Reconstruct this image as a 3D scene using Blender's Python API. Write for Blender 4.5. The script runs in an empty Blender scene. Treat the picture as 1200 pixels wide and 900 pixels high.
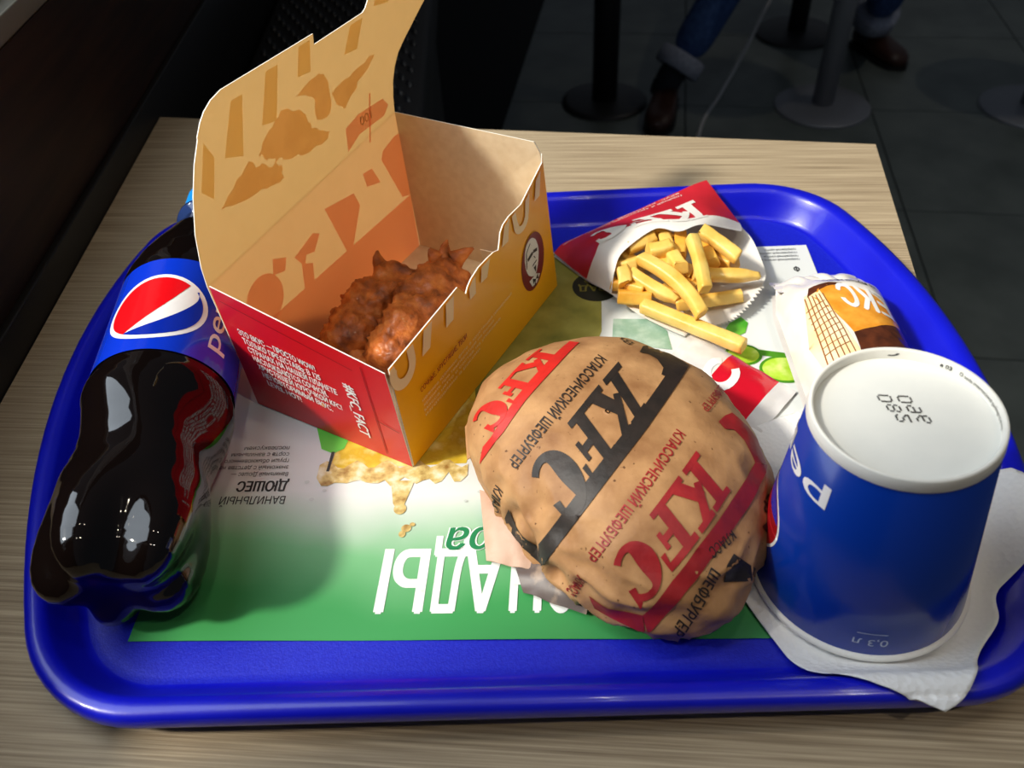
import bpy, bmesh, math, random
from math import sin, cos, pi, radians, sqrt, hypot, atan2
from mathutils import Vector, Matrix, noise
from mathutils.geometry import delaunay_2d_cdt, interpolate_bezier
random.seed(7)
SC = bpy.context.scene
COL = SC.collection
U = 0.01                                   # everything below is written in centimetres
V = Vector

# ------------------------------------------------------------------ camera
pit, rol = radians(44.5), radians(3.8)
fwd = V((0, cos(pit), -sin(pit))); rgt = V((1, 0, 0)); dwn = fwd.cross(rgt)
r2 = cos(rol) * rgt + sin(rol) * dwn
d2 = -sin(rol) * rgt + cos(rol) * dwn
cam = bpy.data.objects.new('camera', bpy.data.cameras.new('camera')); COL.objects.link(cam)
m = Matrix.Identity(4)
for i in range(3):
    m[i][0] = r2[i]; m[i][1] = -d2[i]; m[i][2] = -fwd[i]
m.translation = V((0, 0, 29.7 * U))
cam.matrix_world = m
cam.data.sensor_width = 36; cam.data.lens = 28.8
cam.data.clip_start = 0.01; cam.data.clip_end = 60
cam.data.dof.use_dof = True; cam.data.dof.focus_distance = 0.37; cam.data.dof.aperture_fstop = 14
SC.camera = cam

# ------------------------------------------------------------------ world, sun, window light, exposure
w = bpy.data.worlds.new('world'); SC.world = w; w.use_nodes = True
bg = w.node_tree.nodes['Background']
bg.inputs[0].default_value = (0.75, 0.85, 1.0, 1); bg.inputs[1].default_value = 0.05
SUN_AZ, SUN_EL = radians(13), radians(44)
sd = V((cos(SUN_AZ) * cos(SUN_EL), sin(SUN_AZ) * cos(SUN_EL), -sin(SUN_EL)))
sun = bpy.data.objects.new('sun', bpy.data.lights.new('sun', 'SUN')); COL.objects.link(sun)
sun.data.energy = 4.1; sun.data.angle = radians(6); sun.data.color = (1.0, 0.93, 0.80)
sun.rotation_euler = sd.to_track_quat('-Z', 'Y').to_euler()
win = bpy.data.objects.new('window_daylight', bpy.data.lights.new('window_daylight', 'AREA')); COL.objects.link(win)
win.data.shape = 'RECTANGLE'; win.data.size = 0.8; win.data.size_y = 1.7; win.data.energy = 16
win.data.color = (0.80, 0.90, 1.0)
win.location = (-0.54, 0.22, 1.02)
win.rotation_euler = V((1, 0, -0.25)).to_track_quat('-Z', 'Y').to_euler()
for k_, (x_, y_) in enumerate(((15, -45), (75, -45), (15, 30), (75, 30), (195, 205))):      # warm ceiling downlights; the last is added to brighten the far stools
    dl = bpy.data.objects.new('downlight', bpy.data.lights.new('downlight', 'SPOT')); COL.objects.link(dl)
    dl.data.energy = {(75, -45): 15, (195, 205): 11}.get((x_, y_), 5); dl.data.color = (1.0, 0.88, 0.70); dl.data.shadow_soft_size = 0.03; dl.data.spot_size = radians(80); dl.data.spot_blend = .6
    dl.location = (x_ * U, y_ * U, 1.85)
SC.view_settings.view_transform = 'Standard'; SC.view_settings.look = 'None'
SC.view_settings.exposure = 0.12; SC.view_settings.gamma = 1; SC.view_settings.use_curve_mapping = False

# ------------------------------------------------------------------ materials
def srgb(r, g, b):
    f = lambda c: (c / 255 / 12.92) if c <= 10 else ((c / 255 + 0.055) / 1.055) ** 2.4
    return (f(r), f(g), f(b), 1)
def mat(name, col, rough=0.5, spec=0.5, col2=None, nscale=300, stretch=(1, 1, 1), rot=0, bump=0, bscale=None, coat=0, trans=0, metal=0, lo=0.35, hi=0.65, detail=4, thin=0, tcol=None):
    mt = bpy.data.materials.new(name); mt.use_nodes = True
    nt = mt.node_tree; N = nt.nodes; L = nt.links; p = N['Principled BSDF']
    p.inputs['Base Color'].default_value = col; p.inputs['Roughness'].default_value = rough
    p.inputs['Specular IOR Level'].default_value = spec; p.inputs['Coat Weight'].default_value = coat
    p.inputs['Coat Roughness'].default_value = 0.06; p.inputs['Metallic'].default_value = metal
    p.inputs['Transmission Weight'].default_value = trans
    tc = N.new('ShaderNodeTexCoord'); mp = N.new('ShaderNodeMapping'); mr = N.new('ShaderNodeMapping')
    mr.inputs['Rotation'].default_value = (0, 0, rot); L.new(tc.outputs['Object'], mr.inputs[0])
    L.new(mr.outputs[0], mp.inputs[0]); mp.inputs['Scale'].default_value = stretch
    src = None
    if col2 is not None:
        n = N.new('ShaderNodeTexNoise'); n.inputs['Scale'].default_value = nscale; n.inputs['Detail'].default_value = detail
        L.new(mp.outputs[0], n.inputs['Vector'])
        r = N.new('ShaderNodeValToRGB'); r.color_ramp.elements[0].position = lo; r.color_ramp.elements[1].position = hi
        r.color_ramp.elements[0].color = col; r.color_ramp.elements[1].color = col2
        L.new(n.outputs['Fac'], r.inputs[0]); L.new(r.outputs[0], p.inputs['Base Color']); src = r.outputs[0]
    if bump:
        n2 = N.new('ShaderNodeTexNoise'); n2.inputs['Scale'].default_value = bscale or nscale; n2.inputs['Detail'].default_value = 3
        L.new(mp.outputs[0], n2.inputs['Vector'])
        b = N.new('ShaderNodeBump'); b.inputs['Strength'].default_value = bump; b.inputs['Distance'].default_value = 0.001
        L.new(n2.outputs['Fac'], b.inputs['Height']); L.new(b.outputs[0], p.inputs['Normal'])
    if thin:
        t = N.new('ShaderNodeBsdfTranslucent'); t.inputs[0].default_value = tcol or col
        if tcol is None and src is not None: L.new(src, t.inputs[0])
        mx = N.new('ShaderNodeMixShader'); mx.inputs[0].default_value = thin
        L.new(p.outputs[0], mx.inputs[1]); L.new(t.outputs[0], mx.inputs[2]); L.new(mx.outputs[0], N['Material Output'].inputs[0])
    return mt

# ------------------------------------------------------------------ helpers
def mesh_from(name, verts, faces, mats, parent=None, smooth=True, idx=None, origin=None):
    o0 = V(parent['o0']) if parent is not None and 'o0' in parent else V((0, 0, 0))
    if parent is None and origin is not None: o0 = V(origin)
    me = bpy.data.meshes.new(name)
    me.from_pydata([tuple((V(v) - o0) * U) for v in verts], [], faces)
    mats = mats if isinstance(mats, (list, tuple)) else [mats]
    for k in mats: me.materials.append(k)
    if idx: me.polygons.foreach_set('material_index', idx)
    if smooth: me.polygons.foreach_set('use_smooth', [True] * len(me.polygons))
    o = bpy.data.objects.new(name, me); COL.objects.link(o)
    if parent is not None:
        o.parent = parent
        if 'o0' in parent and parent.type == 'MESH': pass
    elif origin is not None:
        o.location = o0 * U; o['o0'] = tuple(o0)
    return o
def sub(o, parent):                        # carry the origin on so that children of a part use the same local frame
    o['o0'] = tuple(parent['o0']) if 'o0' in parent else (0, 0, 0)
    return o
def thing(name, label, cat, loc, group=None):
    o = bpy.data.objects.new(name, None); COL.objects.link(o); o.empty_display_size = 0.02
    o.location = V(loc) * U; o['o0'] = tuple(loc); o['label'] = label; o['category'] = cat
    if group: o['group'] = group
    return o
def tag(o, label, cat, group=None):
    o['label'] = label; o['category'] = cat
    if group: o['group'] = group
    return o
def structure(o, label=None):
    o['kind'] = 'structure'
    if label: o['label'] = label
    return o
def from_bm(name, bm, mats, parent=None, smooth=False, origin=None):
    bm.verts.ensure_lookup_table(); bm.verts.index_update()
    vs = [tuple(v.co) for v in bm.verts]; fs = [[v.index for v in f.verts] for f in bm.faces]
    ix = [f.material_index for f in bm.faces]; bm.free()
    return mesh_from(name, vs, fs, mats, parent, smooth, ix, origin)
def box(name, lo, hi, mt, parent=None, bev=0.0, seg=2, origin=None, rot=None):
    bm = bmesh.new(); bmesh.ops.create_cube(bm, size=1)
    lo, hi = V(lo), V(hi)
    for v in bm.verts: v.co = V([lo[i] + (v.co[i] + .5) * (hi[i] - lo[i]) for i in range(3)])
    if bev: bmesh.ops.bevel(bm, geom=bm.edges[:], offset=bev, segments=seg, affect='EDGES', profile=.5)
    if rot:
        c = (lo + hi) / 2
        bmesh.ops.rotate(bm, verts=bm.verts[:], cent=c, matrix=Matrix.Rotation(rot[0], 3, rot[1]))
    return from_bm(name, bm, mt, parent, bev > 0, origin)
def grid(fn, nu, nv, wrap=False):
    vs = [fn(i / (nu if wrap else nu - 1), j / (nv - 1)) for j in range(nv) for i in range(nu)]
    fs = []
    for j in range(nv - 1):
        for i in range(nu if wrap else nu - 1):
            a = j * nu + i; b = j * nu + (i + 1) % nu
            fs.append((a, b, b + nu, a + nu))
    return vs, fs
def lathe(prof, c, ax=(0, 0, 1), n=48, cap0=True, cap1=True):
    ax = V(ax).normalized(); u = ax.orthogonal().normalized(); w_ = ax.cross(u); c = V(c)
    vs = []; fs = []
    for h, r in prof:
        for i in range(n):
            t = 2 * pi * i / n; vs.append(c + ax * h + (u * cos(t) + w_ * sin(t)) * r)
    for j in range(len(prof) - 1):
        for i in range(n):
            a = j * n + i; b = j * n + (i + 1) % n; fs.append((a, b, b + n, a + n))
    if cap0: fs.append(tuple(range(n))[::-1])
    if cap1: fs.append(tuple(range((len(prof) - 1) * n, len(prof) * n)))
    return vs, fs
def tube(path, rad, n=10):
    vs = []; fs = []; path = [V(p) for p in path]
    for k, p in enumerate(path):
        d = (path[min(k + 1, len(path) - 1)] - path[max(k - 1, 0)]).normalized()
        u = d.cross(V((0.3, 0.1, 1))).normalized(); w_ = d.cross(u); r = rad[k] if isinstance(rad, (list, tuple)) else rad
        for i in range(n):
            t = 2 * pi * i / n; vs.append(p + (u * cos(t) + w_ * sin(t)) * r)
    for k in range(len(path) - 1):
        for i in range(n):
            a = k * n + i; b = k * n + (i + 1) % n; fs.append((a, b, b + n, a + n))
    fs.append(tuple(range(n))[::-1]); fs.append(tuple(range((len(path) - 1) * n, len(path) * n)))
    return vs, fs
def smooth_path(pts, k=8):
    pts = [V(p) for p in pts]; out = []
    for i in range(len(pts) - 1):
        p0, p1, p2, p3 = pts[max(i - 1, 0)], pts[i], pts[i + 1], pts[min(i + 2, len(pts) - 1)]
        for j in range(k):
            t = j / k
            out.append(.5 * ((2 * p1) + (p2 - p0) * t + (2 * p0 - 5 * p1 + 4 * p2 - p3) * t * t + (3 * p1 - p0 - 3 * p2 + p3) * t ** 3))
    out.append(pts[-1]); return out
def smoothstep(a, b, x):
    t = max(0, min(1, (x - a) / (b - a))); return t * t * (3 - 2 * t)

# flat art: lists of (verts2d, faces)
def poly(*pts): return (list(pts), [tuple(range(len(pts)))])
def ellipse(cx, cy, rx, ry, n=28, rot=0):
    c, s = cos(rot), sin(rot)
    return poly(*[(cx + rx * cos(t) * c - ry * sin(t) * s, cy + rx * cos(t) * s + ry * sin(t) * c) for t in [2 * pi * i / n for i in range(n)]])
def strip2(a, b):                          # band between two equally long polylines
    n = len(a); return (list(a) + list(b), [(i, i + 1, n + i + 1, n + i) for i in range(n - 1)])
def arc(cx, cy, r0, r1, t0, t1, n=20, sx=1, sy=1):
    A = [(cx + r0 * sx * cos(t0 + (t1 - t0) * i / n), cy + r0 * sy * sin(t0 + (t1 - t0) * i / n)) for i in range(n + 1)]
    B = [(cx + r1 * sx * cos(t0 + (t1 - t0) * i / n), cy + r1 * sy * sin(t0 + (t1 - t0) * i / n)) for i in range(n + 1)]
    return strip2(A, B)
def line2(a, b, wd):
    a, b = V(a), V(b); d = (b - a).normalized(); n = V((-d.y, d.x)) * wd / 2
    return poly(tuple(a - n), tuple(b - n), tuple(b + n), tuple(a + n))
def xf(art, f): return [([f(x, y) for x, y in vs], fs) for vs, fs in art]
CAP = None
def contours(body, space=1.0):
    c = bpy.data.curves.new('t', 'FONT'); c.body = body; c.space_character = space
    o = bpy.data.objects.new('t', c); COL.objects.link(o)
    cv = o.to_curve(bpy.context.evaluated_depsgraph_get()); out = []
    for sp in cv.splines:
        b = sp.bezier_points; n = len(b); q = []
        for i in range(n):
            p, r_ = b[i], b[(i + 1) % n]
            str_ = (p.handle_right - p.co).cross(r_.co - p.co).length < 1e-5 and (r_.handle_left - p.co).cross(r_.co - p.co).length < 1e-5
            seg = [p.co] if str_ else interpolate_bezier(p.co, p.handle_right, r_.handle_left, r_.co, 5)[:-1]
            q += [(v.x, v.y) for v in seg]
        u = [v for k, v in enumerate(q) if k == 0 or hypot(v[0] - q[k - 1][0], v[1] - q[k - 1][1]) > 1e-5]
        if len(u) > 2: out.append(u)
    o.to_curve_clear(); bpy.data.objects.remove(o); bpy.data.curves.remove(c)
    return out
def winding(p, q):
    n = 0
    for a, b in zip(q, q[1:] + q[:1]):
        l = (b[0] - a[0]) * (p[1] - a[1]) - (p[0] - a[0]) * (b[1] - a[1])
        if a[1] <= p[1] < b[1] and l > 0: n += 1
        elif b[1] <= p[1] < a[1] and l < 0: n -= 1
    return n
def text(body, bold=0.0, slant=0.0, space=1.0):
    """Letters as flat art: baseline at y=0, capitals 1 high, from x=0 to x=1."""
    global CAP
    if CAP is None: CAP = max(y for q in contours('H') for x, y in q)
    cs = [[(x / CAP, y / CAP) for x, y in q] for q in contours(body, space)]
    cl = []                                # contours whose boxes meet belong to one letter
    for q in cs:
        bb = (min(p[0] for p in q), max(p[0] for p in q)); hit = [c for c in cl if c[0][0] < bb[1] and bb[0] < c[0][1]]
        cl = [c for c in cl if c not in hit] + [((min([bb[0]] + [c[0][0] for c in hit]), max([bb[1]] + [c[0][1] for c in hit])), sum([c[1] for c in hit], []) + [q])]
    art = []
    for _, qs in cl:
        pv = [V(p) for q in qs for p in q]; ed = []; k = 0
        for q in qs:
            ed += [(k + i, k + (i + 1) % len(q)) for i in range(len(q))]; k += len(q)
        ov, _, of = delaunay_2d_cdt(pv, ed, [], 0, 1e-6)[:3]
        keep = [f for f in of if sum(winding(tuple(sum((ov[i] for i in f), V((0, 0))) / len(f)), q) for q in qs) != 0]
        for dx, dy in (((0, 0),) if not bold else ((-bold, 0), (bold, 0), (0, bold * .6))):
            art.append(([(v.x + dx + slant * v.y, v.y + dy) for v in ov], [tuple(f) for f in keep]))
    x0 = min(v[0] for a in art for v in a[0]); x1 = max(v[0] for a in art for v in a[0])
    return [([((x - x0) / (x1 - x0), y) for x, y in vs], fs) for vs, fs in art]
def quad(p00, p10, p01, p11):
    a, b, c, d = [V(p) for p in (p00, p10, p01, p11)]
    return lambda x, y: tuple(a * (1 - x) * (1 - y) + b * x * (1 - y) + c * (1 - x) * y + d * x * y)
def decal(name, art, fmap, mt, parent, out=None, off=0.015, cell=None, smooth=False):
    """Lay flat art on the surface fmap(x, y), a hair proud of it."""
    bm = bmesh.new()
    for k_, (vs, fs) in enumerate(art):    # pieces that overlap lie in thin layers
        bv = [bm.verts.new((x, y, .001 * (k_ % 7))) for x, y in vs]
        for f in fs:
            try: bm.faces.new([bv[i] for i in f])
            except ValueError: pass
    bmesh.ops.delete(bm, geom=[v for v in bm.verts if not v.link_faces], context='VERTS')
    bmesh.ops.triangulate(bm, faces=[f for f in bm.faces if len(f.verts) > 4])
    if cell:
        xs = [v.co.x for v in bm.verts]; ys = [v.co.y for v in bm.verts]
        for ax, lo, hi in ((0, min(xs), max(xs)), (1, min(ys), max(ys))):
            k = int(lo / cell) - 1
            while (k + 1) * cell < hi:
                k += 1
                if k * cell <= lo: continue
                co = [0, 0, 0]; no = [0, 0, 0]; co[ax] = k * cell; no[ax] = 1
                bmesh.ops.bisect_plane(bm, geom=bm.verts[:] + bm.edges[:] + bm.faces[:], plane_co=co, plane_no=no)
    h = 0.004
    flip = None
    for v in bm.verts:
        x, y = v.co.x, v.co.y
        p = V(fmap(x, y)); n = (V(fmap(x + h, y)) - p).cross(V(fmap(x, y + h)) - p)
        if n.length < 1e-12: n = V((0, 0, 1))
        n.normalize()
        if out is not None:
            o_ = V(out(p)) if callable(out) else V(out)
            if n.dot(o_) < 0:
                n = -n; flip = True
        v.co = p + n * (off + 2.5 * v.co.z)
    if flip: bmesh.ops.reverse_faces(bm, faces=bm.faces[:])
    return from_bm(name, bm, mt, parent, smooth)
def plate(name, pts, fmap, th, mt, parent, out, idx2=None):
    """A card cut to the outline pts in (s, h) and folded up to fmap, th thick."""
    bm = bmesh.new(); vs = [bm.verts.new(V(fmap(*p))) for p in pts]
    f = bm.faces.new(vs); bm.normal_update(); n = f.normal.copy(); o_ = V(out)
    if n.dot(o_) < 0: bmesh.ops.reverse_faces(bm, faces=[f]); n = -n
    r = bmesh.ops.extrude_face_region(bm, geom=[f])
    nv = [g for g in r['geom'] if isinstance(g, bmesh.types.BMVert)]
    bmesh.ops.translate(bm, verts=nv, vec=n * th)
    if idx2:
        bm.normal_update()
        for g in bm.faces:
            d = g.normal.dot(n); g.material_index = 1 if d > .5 else (0 if d < -.5 else 2)
    bmesh.ops.triangulate(bm, faces=[g for g in bm.faces if len(g.verts) > 4])
    return from_bm(name, bm, mt, parent)
def serif_k():
    return [poly((.16, .0), (.40, .0), (.40, 1), (.16, 1)), poly((.02, .88), (.54, .88), (.54, 1), (.02, 1)), poly((.02, 0), (.54, 0), (.54, .12), (.02, .12)),
            poly((.38, .40), (.66, .92), (.90, .92), (.52, .32)), poly((.58, .88), (1.04, .88), (1.04, 1), (.58, 1)),
            poly((.46, .58), (.76, .06), (1.04, .06), (.62, .72)), poly((.66, 0), (1.12, 0), (1.12, .12), (.66, .12))]
def serif_f():
    return [poly((.14, 0), (.38, 0), (.38, 1), (.14, 1)), poly((.02, 0), (.52, 0), (.52, .12), (.02, .12)), poly((.02, .86), (.84, .86), (.84, 1), (.02, 1)),
            poly((.72, .66), (.84, .66), (.84, .9), (.76, .9)), poly((.36, .44), (.62, .44), (.62, .57), (.36, .57)), poly((.56, .34), (.66, .34), (.66, .68), (.56, .68))]
def serif_c():
    n = 30; A = []; B = []
    for i in range(n + 1):
        t = radians(46) + radians(262) * i / n; wd = .15 + .24 * max(0, -cos(t)) ** .8
        A.append((.52 + .50 * cos(t), .5 + .53 * sin(t))); B.append((.52 + (.50 - wd) * cos(t) + .04 * max(0, -cos(t)), .5 + (.53 - .13) * sin(t)))
    return [strip2(A, B), poly((.74, .66), (.90, .62), (.92, 1.03), (.80, .96))]
def kfc(slant=0.12):
    a = []
    for g, dx in ((serif_k(), 0), (serif_f(), 1.10), (serif_c(), 1.95)): a += xf(g, lambda x, y: ((x + dx + slant * y) / 3.05, y))
    return a

# ------------------------------------------------------------------ shared colours
M_black = mat('black_trim', srgb(22, 20, 20), .45)
M_white = mat('white_ink', srgb(235, 235, 232), .5)
M_whitegloss = mat('white_label_ink', srgb(240, 240, 240), .2, coat=.5)
M_inkblack = mat('black_ink', srgb(28, 24, 22), .5)
M_darktext = mat('dark_text_ink', srgb(40, 42, 40), .5)
M_redink = mat('red_ink', srgb(170, 24, 28), .5)
M_yellowink = mat('amber_ink', srgb(235, 150, 20), .5)

# ================================================================== STRUCTURE
M_wall = mat('dark_walnut_panel', srgb(52, 34, 26), .55, .3, srgb(36, 24, 20), 9, (3, 1, 14), bump=.1)
M_tile = mat('dark_slate_tile', srgb(122, 130, 126), .35, .5, srgb(102, 110, 107), 6, bump=.15, bscale=60)
M_grout = mat('dark_grout', srgb(20, 21, 21), .8)
fl = structure(box('floor', (-60, 30, -107), (340, 480, -105.5), M_grout, origin=(0, 0, -105)))
tile_bm = None
TS = 62
tile_src = None
dirx = V((1, -0.20, 0)).normalized(); diry = V((0.20, 1, 0)).normalized()
for i in range(-2, 6):
    for j in range(-3, 5):
        c = V((115.7, 197.2, -105.2)) + dirx * (TS * (i + .5)) + diry * (TS * (j + .5))
        if not (-45 < c.x < 315 and 50 < c.y < 450): continue
        if tile_src is None:
            bm = bmesh.new(); bmesh.ops.create_cube(bm, size=1)
            for v in bm.verts: v.co = dirx * v.co.x * (TS - .5) + diry * v.co.y * (TS - .5) + V((0, 0, v.co.z * .6))
            t = from_bm('tile', bm, M_tile, fl)
            tile_src = t
            for v in t.data.vertices: v.co = v.co + V((0, 0, -105)) * U        # mesh about its own centre
        else:
            t = tile_src.copy(); COL.objects.link(t); t.parent = fl
        t.location = (c - V((0, 0, -105))) * U
wl = structure(box('wall_left', (-36, 7.1, -105), (-27.6, 640, 12.0), M_wall, origin=(-30, 50, 0)))
structure(box('shade_wall_front', (-36, -120, -105), (-27.6, 7.0, 230), M_wall, origin=(-30, -60, 0)))  # unseen pillar, added to keep the sun off the table front
structure(box('shade_wall_far', (-36, 58, 14.7), (-27.6, 640, 230), M_wall, origin=(-30, 200, 0)))  # unseen wall, added to keep light off the far floor and rear table
structure(box('wall_over_window', (-36, 7.1, 205), (-27.6, 57.9, 230), M_wall, origin=(-30, 30, 200)))
structure(box('baseboard_left', (-27.58, 12, -9), (-27.05, 200, 2.0), mat('black_strip', srgb(26, 24, 23), .4), origin=(-27, 50, 0), bev=.1))
M_frame = mat('window_frame_grey', srgb(120, 118, 108), .4)
wf = structure(box('window_1', (-30.5, 7.2, 12.02), (-27.7, 200, 13.3), M_frame, origin=(-29, 50, 12), bev=.08))
sub(box('window_sash', (-31.5, 7.2, 13.32), (-29.0, 200, 14.6), mat('window_white_sash', srgb(235, 238, 240), .35), wf, .1), wf)
gl = mat('window_glass', (1, 1, 1, 1), 0, trans=1)
nt = gl.node_tree; tr = nt.nodes.new('ShaderNodeBsdfTransparent'); gs = nt.nodes.new('ShaderNodeBsdfGlossy'); gs.inputs['Roughness'].default_value = .02
mx = nt.nodes.new('ShaderNodeMixShader'); mx.inputs[0].default_value = .06
nt.links.new(tr.outputs[0], mx.inputs[1]); nt.links.new(gs.outputs[0], mx.inputs[2]); nt.links.new(mx.outputs[0], nt.nodes['Material Output'].inputs[0])
box('pane', (-30.4, 7.2, 14.6), (-30.1, 57.8, 204.8), gl, wf)
structure(box('trim_1', (-150, -20, 6), (-36.1, 420, 8), mat('pink_pavement_outside', srgb(190, 165, 160), .8, col2=srgb(170, 145, 142), nscale=8), origin=(-80, 100, 7)))

# ================================================================== TABLE
M_wood = mat('oak_laminate', srgb(194, 176, 147), .5, .35, srgb(134, 116, 92), 17, (.7, 46, 1), rot=radians(7), bump=.3, bscale=34, lo=.3, hi=.72, detail=8)
tt = thing('wooden_table', 'wooden table with pale oak grain top under the blue tray', 'table', (0, 30, 0))
tp = [(-26.95, 63.6), (26.73, 51.9), (24.0, 38.8), (11.5, -21), (-26.95, -13)]
bm = bmesh.new(); f = bm.faces.new([bm.verts.new((x, y, 0)) for x, y in tp]); bm.normal_update()
if f.normal.z < 0: bmesh.ops.reverse_faces(bm, faces=[f])
r = bmesh.ops.extrude_face_region(bm, geom=[f]); bmesh.ops.translate(bm, verts=[g for g in r['geom'] if isinstance(g, bmesh.types.BMVert)], vec=(0, 0, -2.6))
bmesh.ops.recalc_face_normals(bm, faces=bm.faces[:])
top_o = from_bm('table_top', bm, M_wood, tt)
# far corner runs on the line of the right-hand edge seen in view
vs, fs = lathe([(-103.0, 4), (-2.7, 4)], (0, 20, 0), n=24); mesh_from('pedestal', vs, fs, M_black, tt)
vs, fs = lathe([(-105, 20), (-104.0, 20), (-103.0, 5)], (0, 20, 0), n=32); mesh_from('pedestal_base', vs, fs, M_black, tt)

# ================================================================== TRAY
TR = -0.040; TC = V((-0.17, 28.90, 0)); TRr, THX, THY, TR_SIDE, TK, TS_ = 5.56, 22.60, 16.69, 38.76, .0031, -.0658      # TK, TS_: the moulding is slightly tapered and skewed
_ri = TR_SIDE - TRr; _yc = THY - TRr; _off = TR_SIDE - THX; _xc = -_off + sqrt(_ri ** 2 - _yc ** 2); _am = math.asin(_yc / _ri)
def t2w(x, y):
    x = x * (1 + TK * y) + TS_ * y
    return (TC.x + x * cos(TR) - y * sin(TR), TC.y + x * sin(TR) + y * cos(TR))
def tray_outline(d, nf=24, nc=10, ns=20):
    r = TRr - d; q = []
    for k in range(ns + 1):                # right side arc
        t = -_am + 2 * _am * k / ns; q.append((-_off + (_ri + r) * cos(t), (_ri + r) * sin(t)))
    for k in range(1, nc):
        t = _am + (pi / 2 - _am) * k / nc; q.append((_xc + r * cos(t), _yc + r * sin(t)))
    for k in range(nf + 1): q.append((_xc - 2 * _xc * k / nf, _yc + r))
    for k in range(1, nc):
        t = pi / 2 + (pi / 2 - _am) * k / nc; q.append((-_xc + r * cos(t), _yc + r * sin(t)))
    for k in range(ns + 1):
        t = pi - _am + 2 * _am * k / ns; q.append((_off + (_ri + r) * cos(t), (_ri + r) * sin(t)))
    for k in range(1, nc):
        t = pi + _am + (pi / 2 - _am) * k / nc; q.append((-_xc + r * cos(t), -_yc + r * sin(t)))
    for k in range(nf + 1): q.append((-_xc + 2 * _xc * k / nf, -_yc - r))
    for k in range(1, nc):
        t = 1.5 * pi + (pi / 2 - _am) * k / nc; q.append((_xc + r * cos(t), -_yc + r * sin(t)))
    return q
def tray_inset(wx, wy):                    # how far inside the rim a point lies
    dx, dy = wx - TC.x, wy - TC.y; x = dx * cos(TR) + dy * sin(TR); y = -dx * sin(TR) + dy * cos(TR)
    x = (x - TS_ * y) / (1 + TK * y)
    x, y = abs(x), abs(y); a = atan2(y, x + _off)
    if a < _am: return TRr - (hypot(x + _off, y) - _ri)
    if x <= _xc: return TRr - (y - _yc)
    return TRr - hypot(x - _xc, y - _yc)
PROF = [(3.4, .0), (2.0, 0.02), (1.5, .25), (.9, 1.35), (.38, 1.6), (.3, 1.28), (.04, 1.26), (0, 1.36), (.02, 1.72), (.12, 1.9), (.32, 2.0), (.6, 2.0), (.85, 1.92), (1.02, 1.75), (1.2, 1.4), (1.72, .66), (1.85, .5), (2.05, .42), (2.4, .4), (3.6, .4)]
def tray_z(wx, wy):
    d = tray_inset(wx, wy)
    if d < 0: return None
    pr = PROF[8:]
    for (a, za), (b, zb) in zip(pr, pr[1:]):
        if d <= b: return za + (zb - za) * max(0, (d - a) / (b - a))
    return .4
M_tray = mat('blue_tray_plastic', srgb(10, 16, 186), .32, .5, srgb(14, 22, 194), 40, bump=.03, bscale=900, coat=.25)
M_trayfloor = mat('blue_tray_floor_plastic', srgb(12, 22, 180), .42, .5, srgb(20, 34, 190), 700, (1, 1, 1), bump=.14, bscale=1400)
vs = []; fs = []; ix = []
for d, z in PROF:
    for x, y in tray_outline(d):
        a, b = t2w(x, y); vs.append((a, b, z))
n = len(tray_outline(0))
for j in range(len(PROF) - 1):
    for i in range(n):
        a = j * n + i; b = j * n + (i + 1) % n; fs.append((a, b, b + n, a + n)); ix.append(1 if j >= len(PROF) - 3 else 0)
fs.append(tuple(range(n))[::-1]); ix.append(0); fs.append(tuple(range((len(PROF) - 1) * n, len(PROF) * n))); ix.append(1)
tray = mesh_from('serving_tray', vs, fs, [M_tray, M_trayfloor], None, True, ix, origin=(TC.x, TC.y, 0))
tag(tray, 'blue plastic serving tray with raised rim holding the whole meal', 'tray')

# ================================================================== PLACEMAT
MO = V((-15.83, 16.69, .45)); MA = radians(-3.79)
me1 = V((cos(MA), sin(MA), 0)); me2 = V((-sin(MA), cos(MA), 0))
def MP(x, y): return MO + me1 * x + me2 * y
mt_ = bpy.data.materials.new('placemat_print'); mt_.use_nodes = True
nt = mt_.node_tree; N = nt.nodes; L = nt.links; p = N['Principled BSDF']; p.inputs['Roughness'].default_value = .42
tc = N.new('ShaderNodeTexCoord'); mp = N.new('ShaderNodeMapping'); mp.inputs['Rotation'].default_value = (0, 0, -MA); L.new(tc.outputs['Object'], mp.inputs[0])
sx = N.new('ShaderNodeSeparateXYZ'); L.new(mp.outputs[0], sx.inputs[0])
nz = N.new('ShaderNodeTexNoise'); nz.inputs['Scale'].default_value = 14; nz.inputs['Detail'].default_value = 3; L.new(mp.outputs[0], nz.inputs['Vector'])
ma = N.new('ShaderNodeMath'); ma.operation = 'MULTIPLY_ADD'; L.new(nz.outputs['Fac'], ma.inputs[0]); ma.inputs[1].default_value = .03; L.new(sx.outputs['Y'], ma.inputs[2])
# green fades out sooner in the middle of the sheet than towards its edges
mb = N.new('ShaderNodeMath'); mb.operation = 'SUBTRACT'; L.new(sx.outputs['X'], mb.inputs[0]); mb.inputs[1].default_value = .105
mc = N.new('ShaderNodeMath'); mc.operation = 'ABSOLUTE'; L.new(mb.outputs[0], mc.inputs[0])
md = N.new('ShaderNodeMath'); md.operation = 'MULTIPLY_ADD'; L.new(mc.outputs[0], md.inputs[0]); md.inputs[1].default_value = -.16; L.new(ma.outputs[0], md.inputs[2])
rp = N.new('ShaderNodeValToRGB'); cr = rp.color_ramp; cr.elements[0].position = .025; cr.elements[0].color = srgb(60, 150, 82)
cr.elements[1].position = .082; cr.elements[1].color = srgb(222, 226, 224)
e = cr.elements.new(.052); e.color = srgb(120, 186, 132)
L.new(md.outputs[0], rp.inputs[0]); L.new(rp.outputs[0], p.inputs['Base Color'])
def mat_z(x, y): return .0
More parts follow.
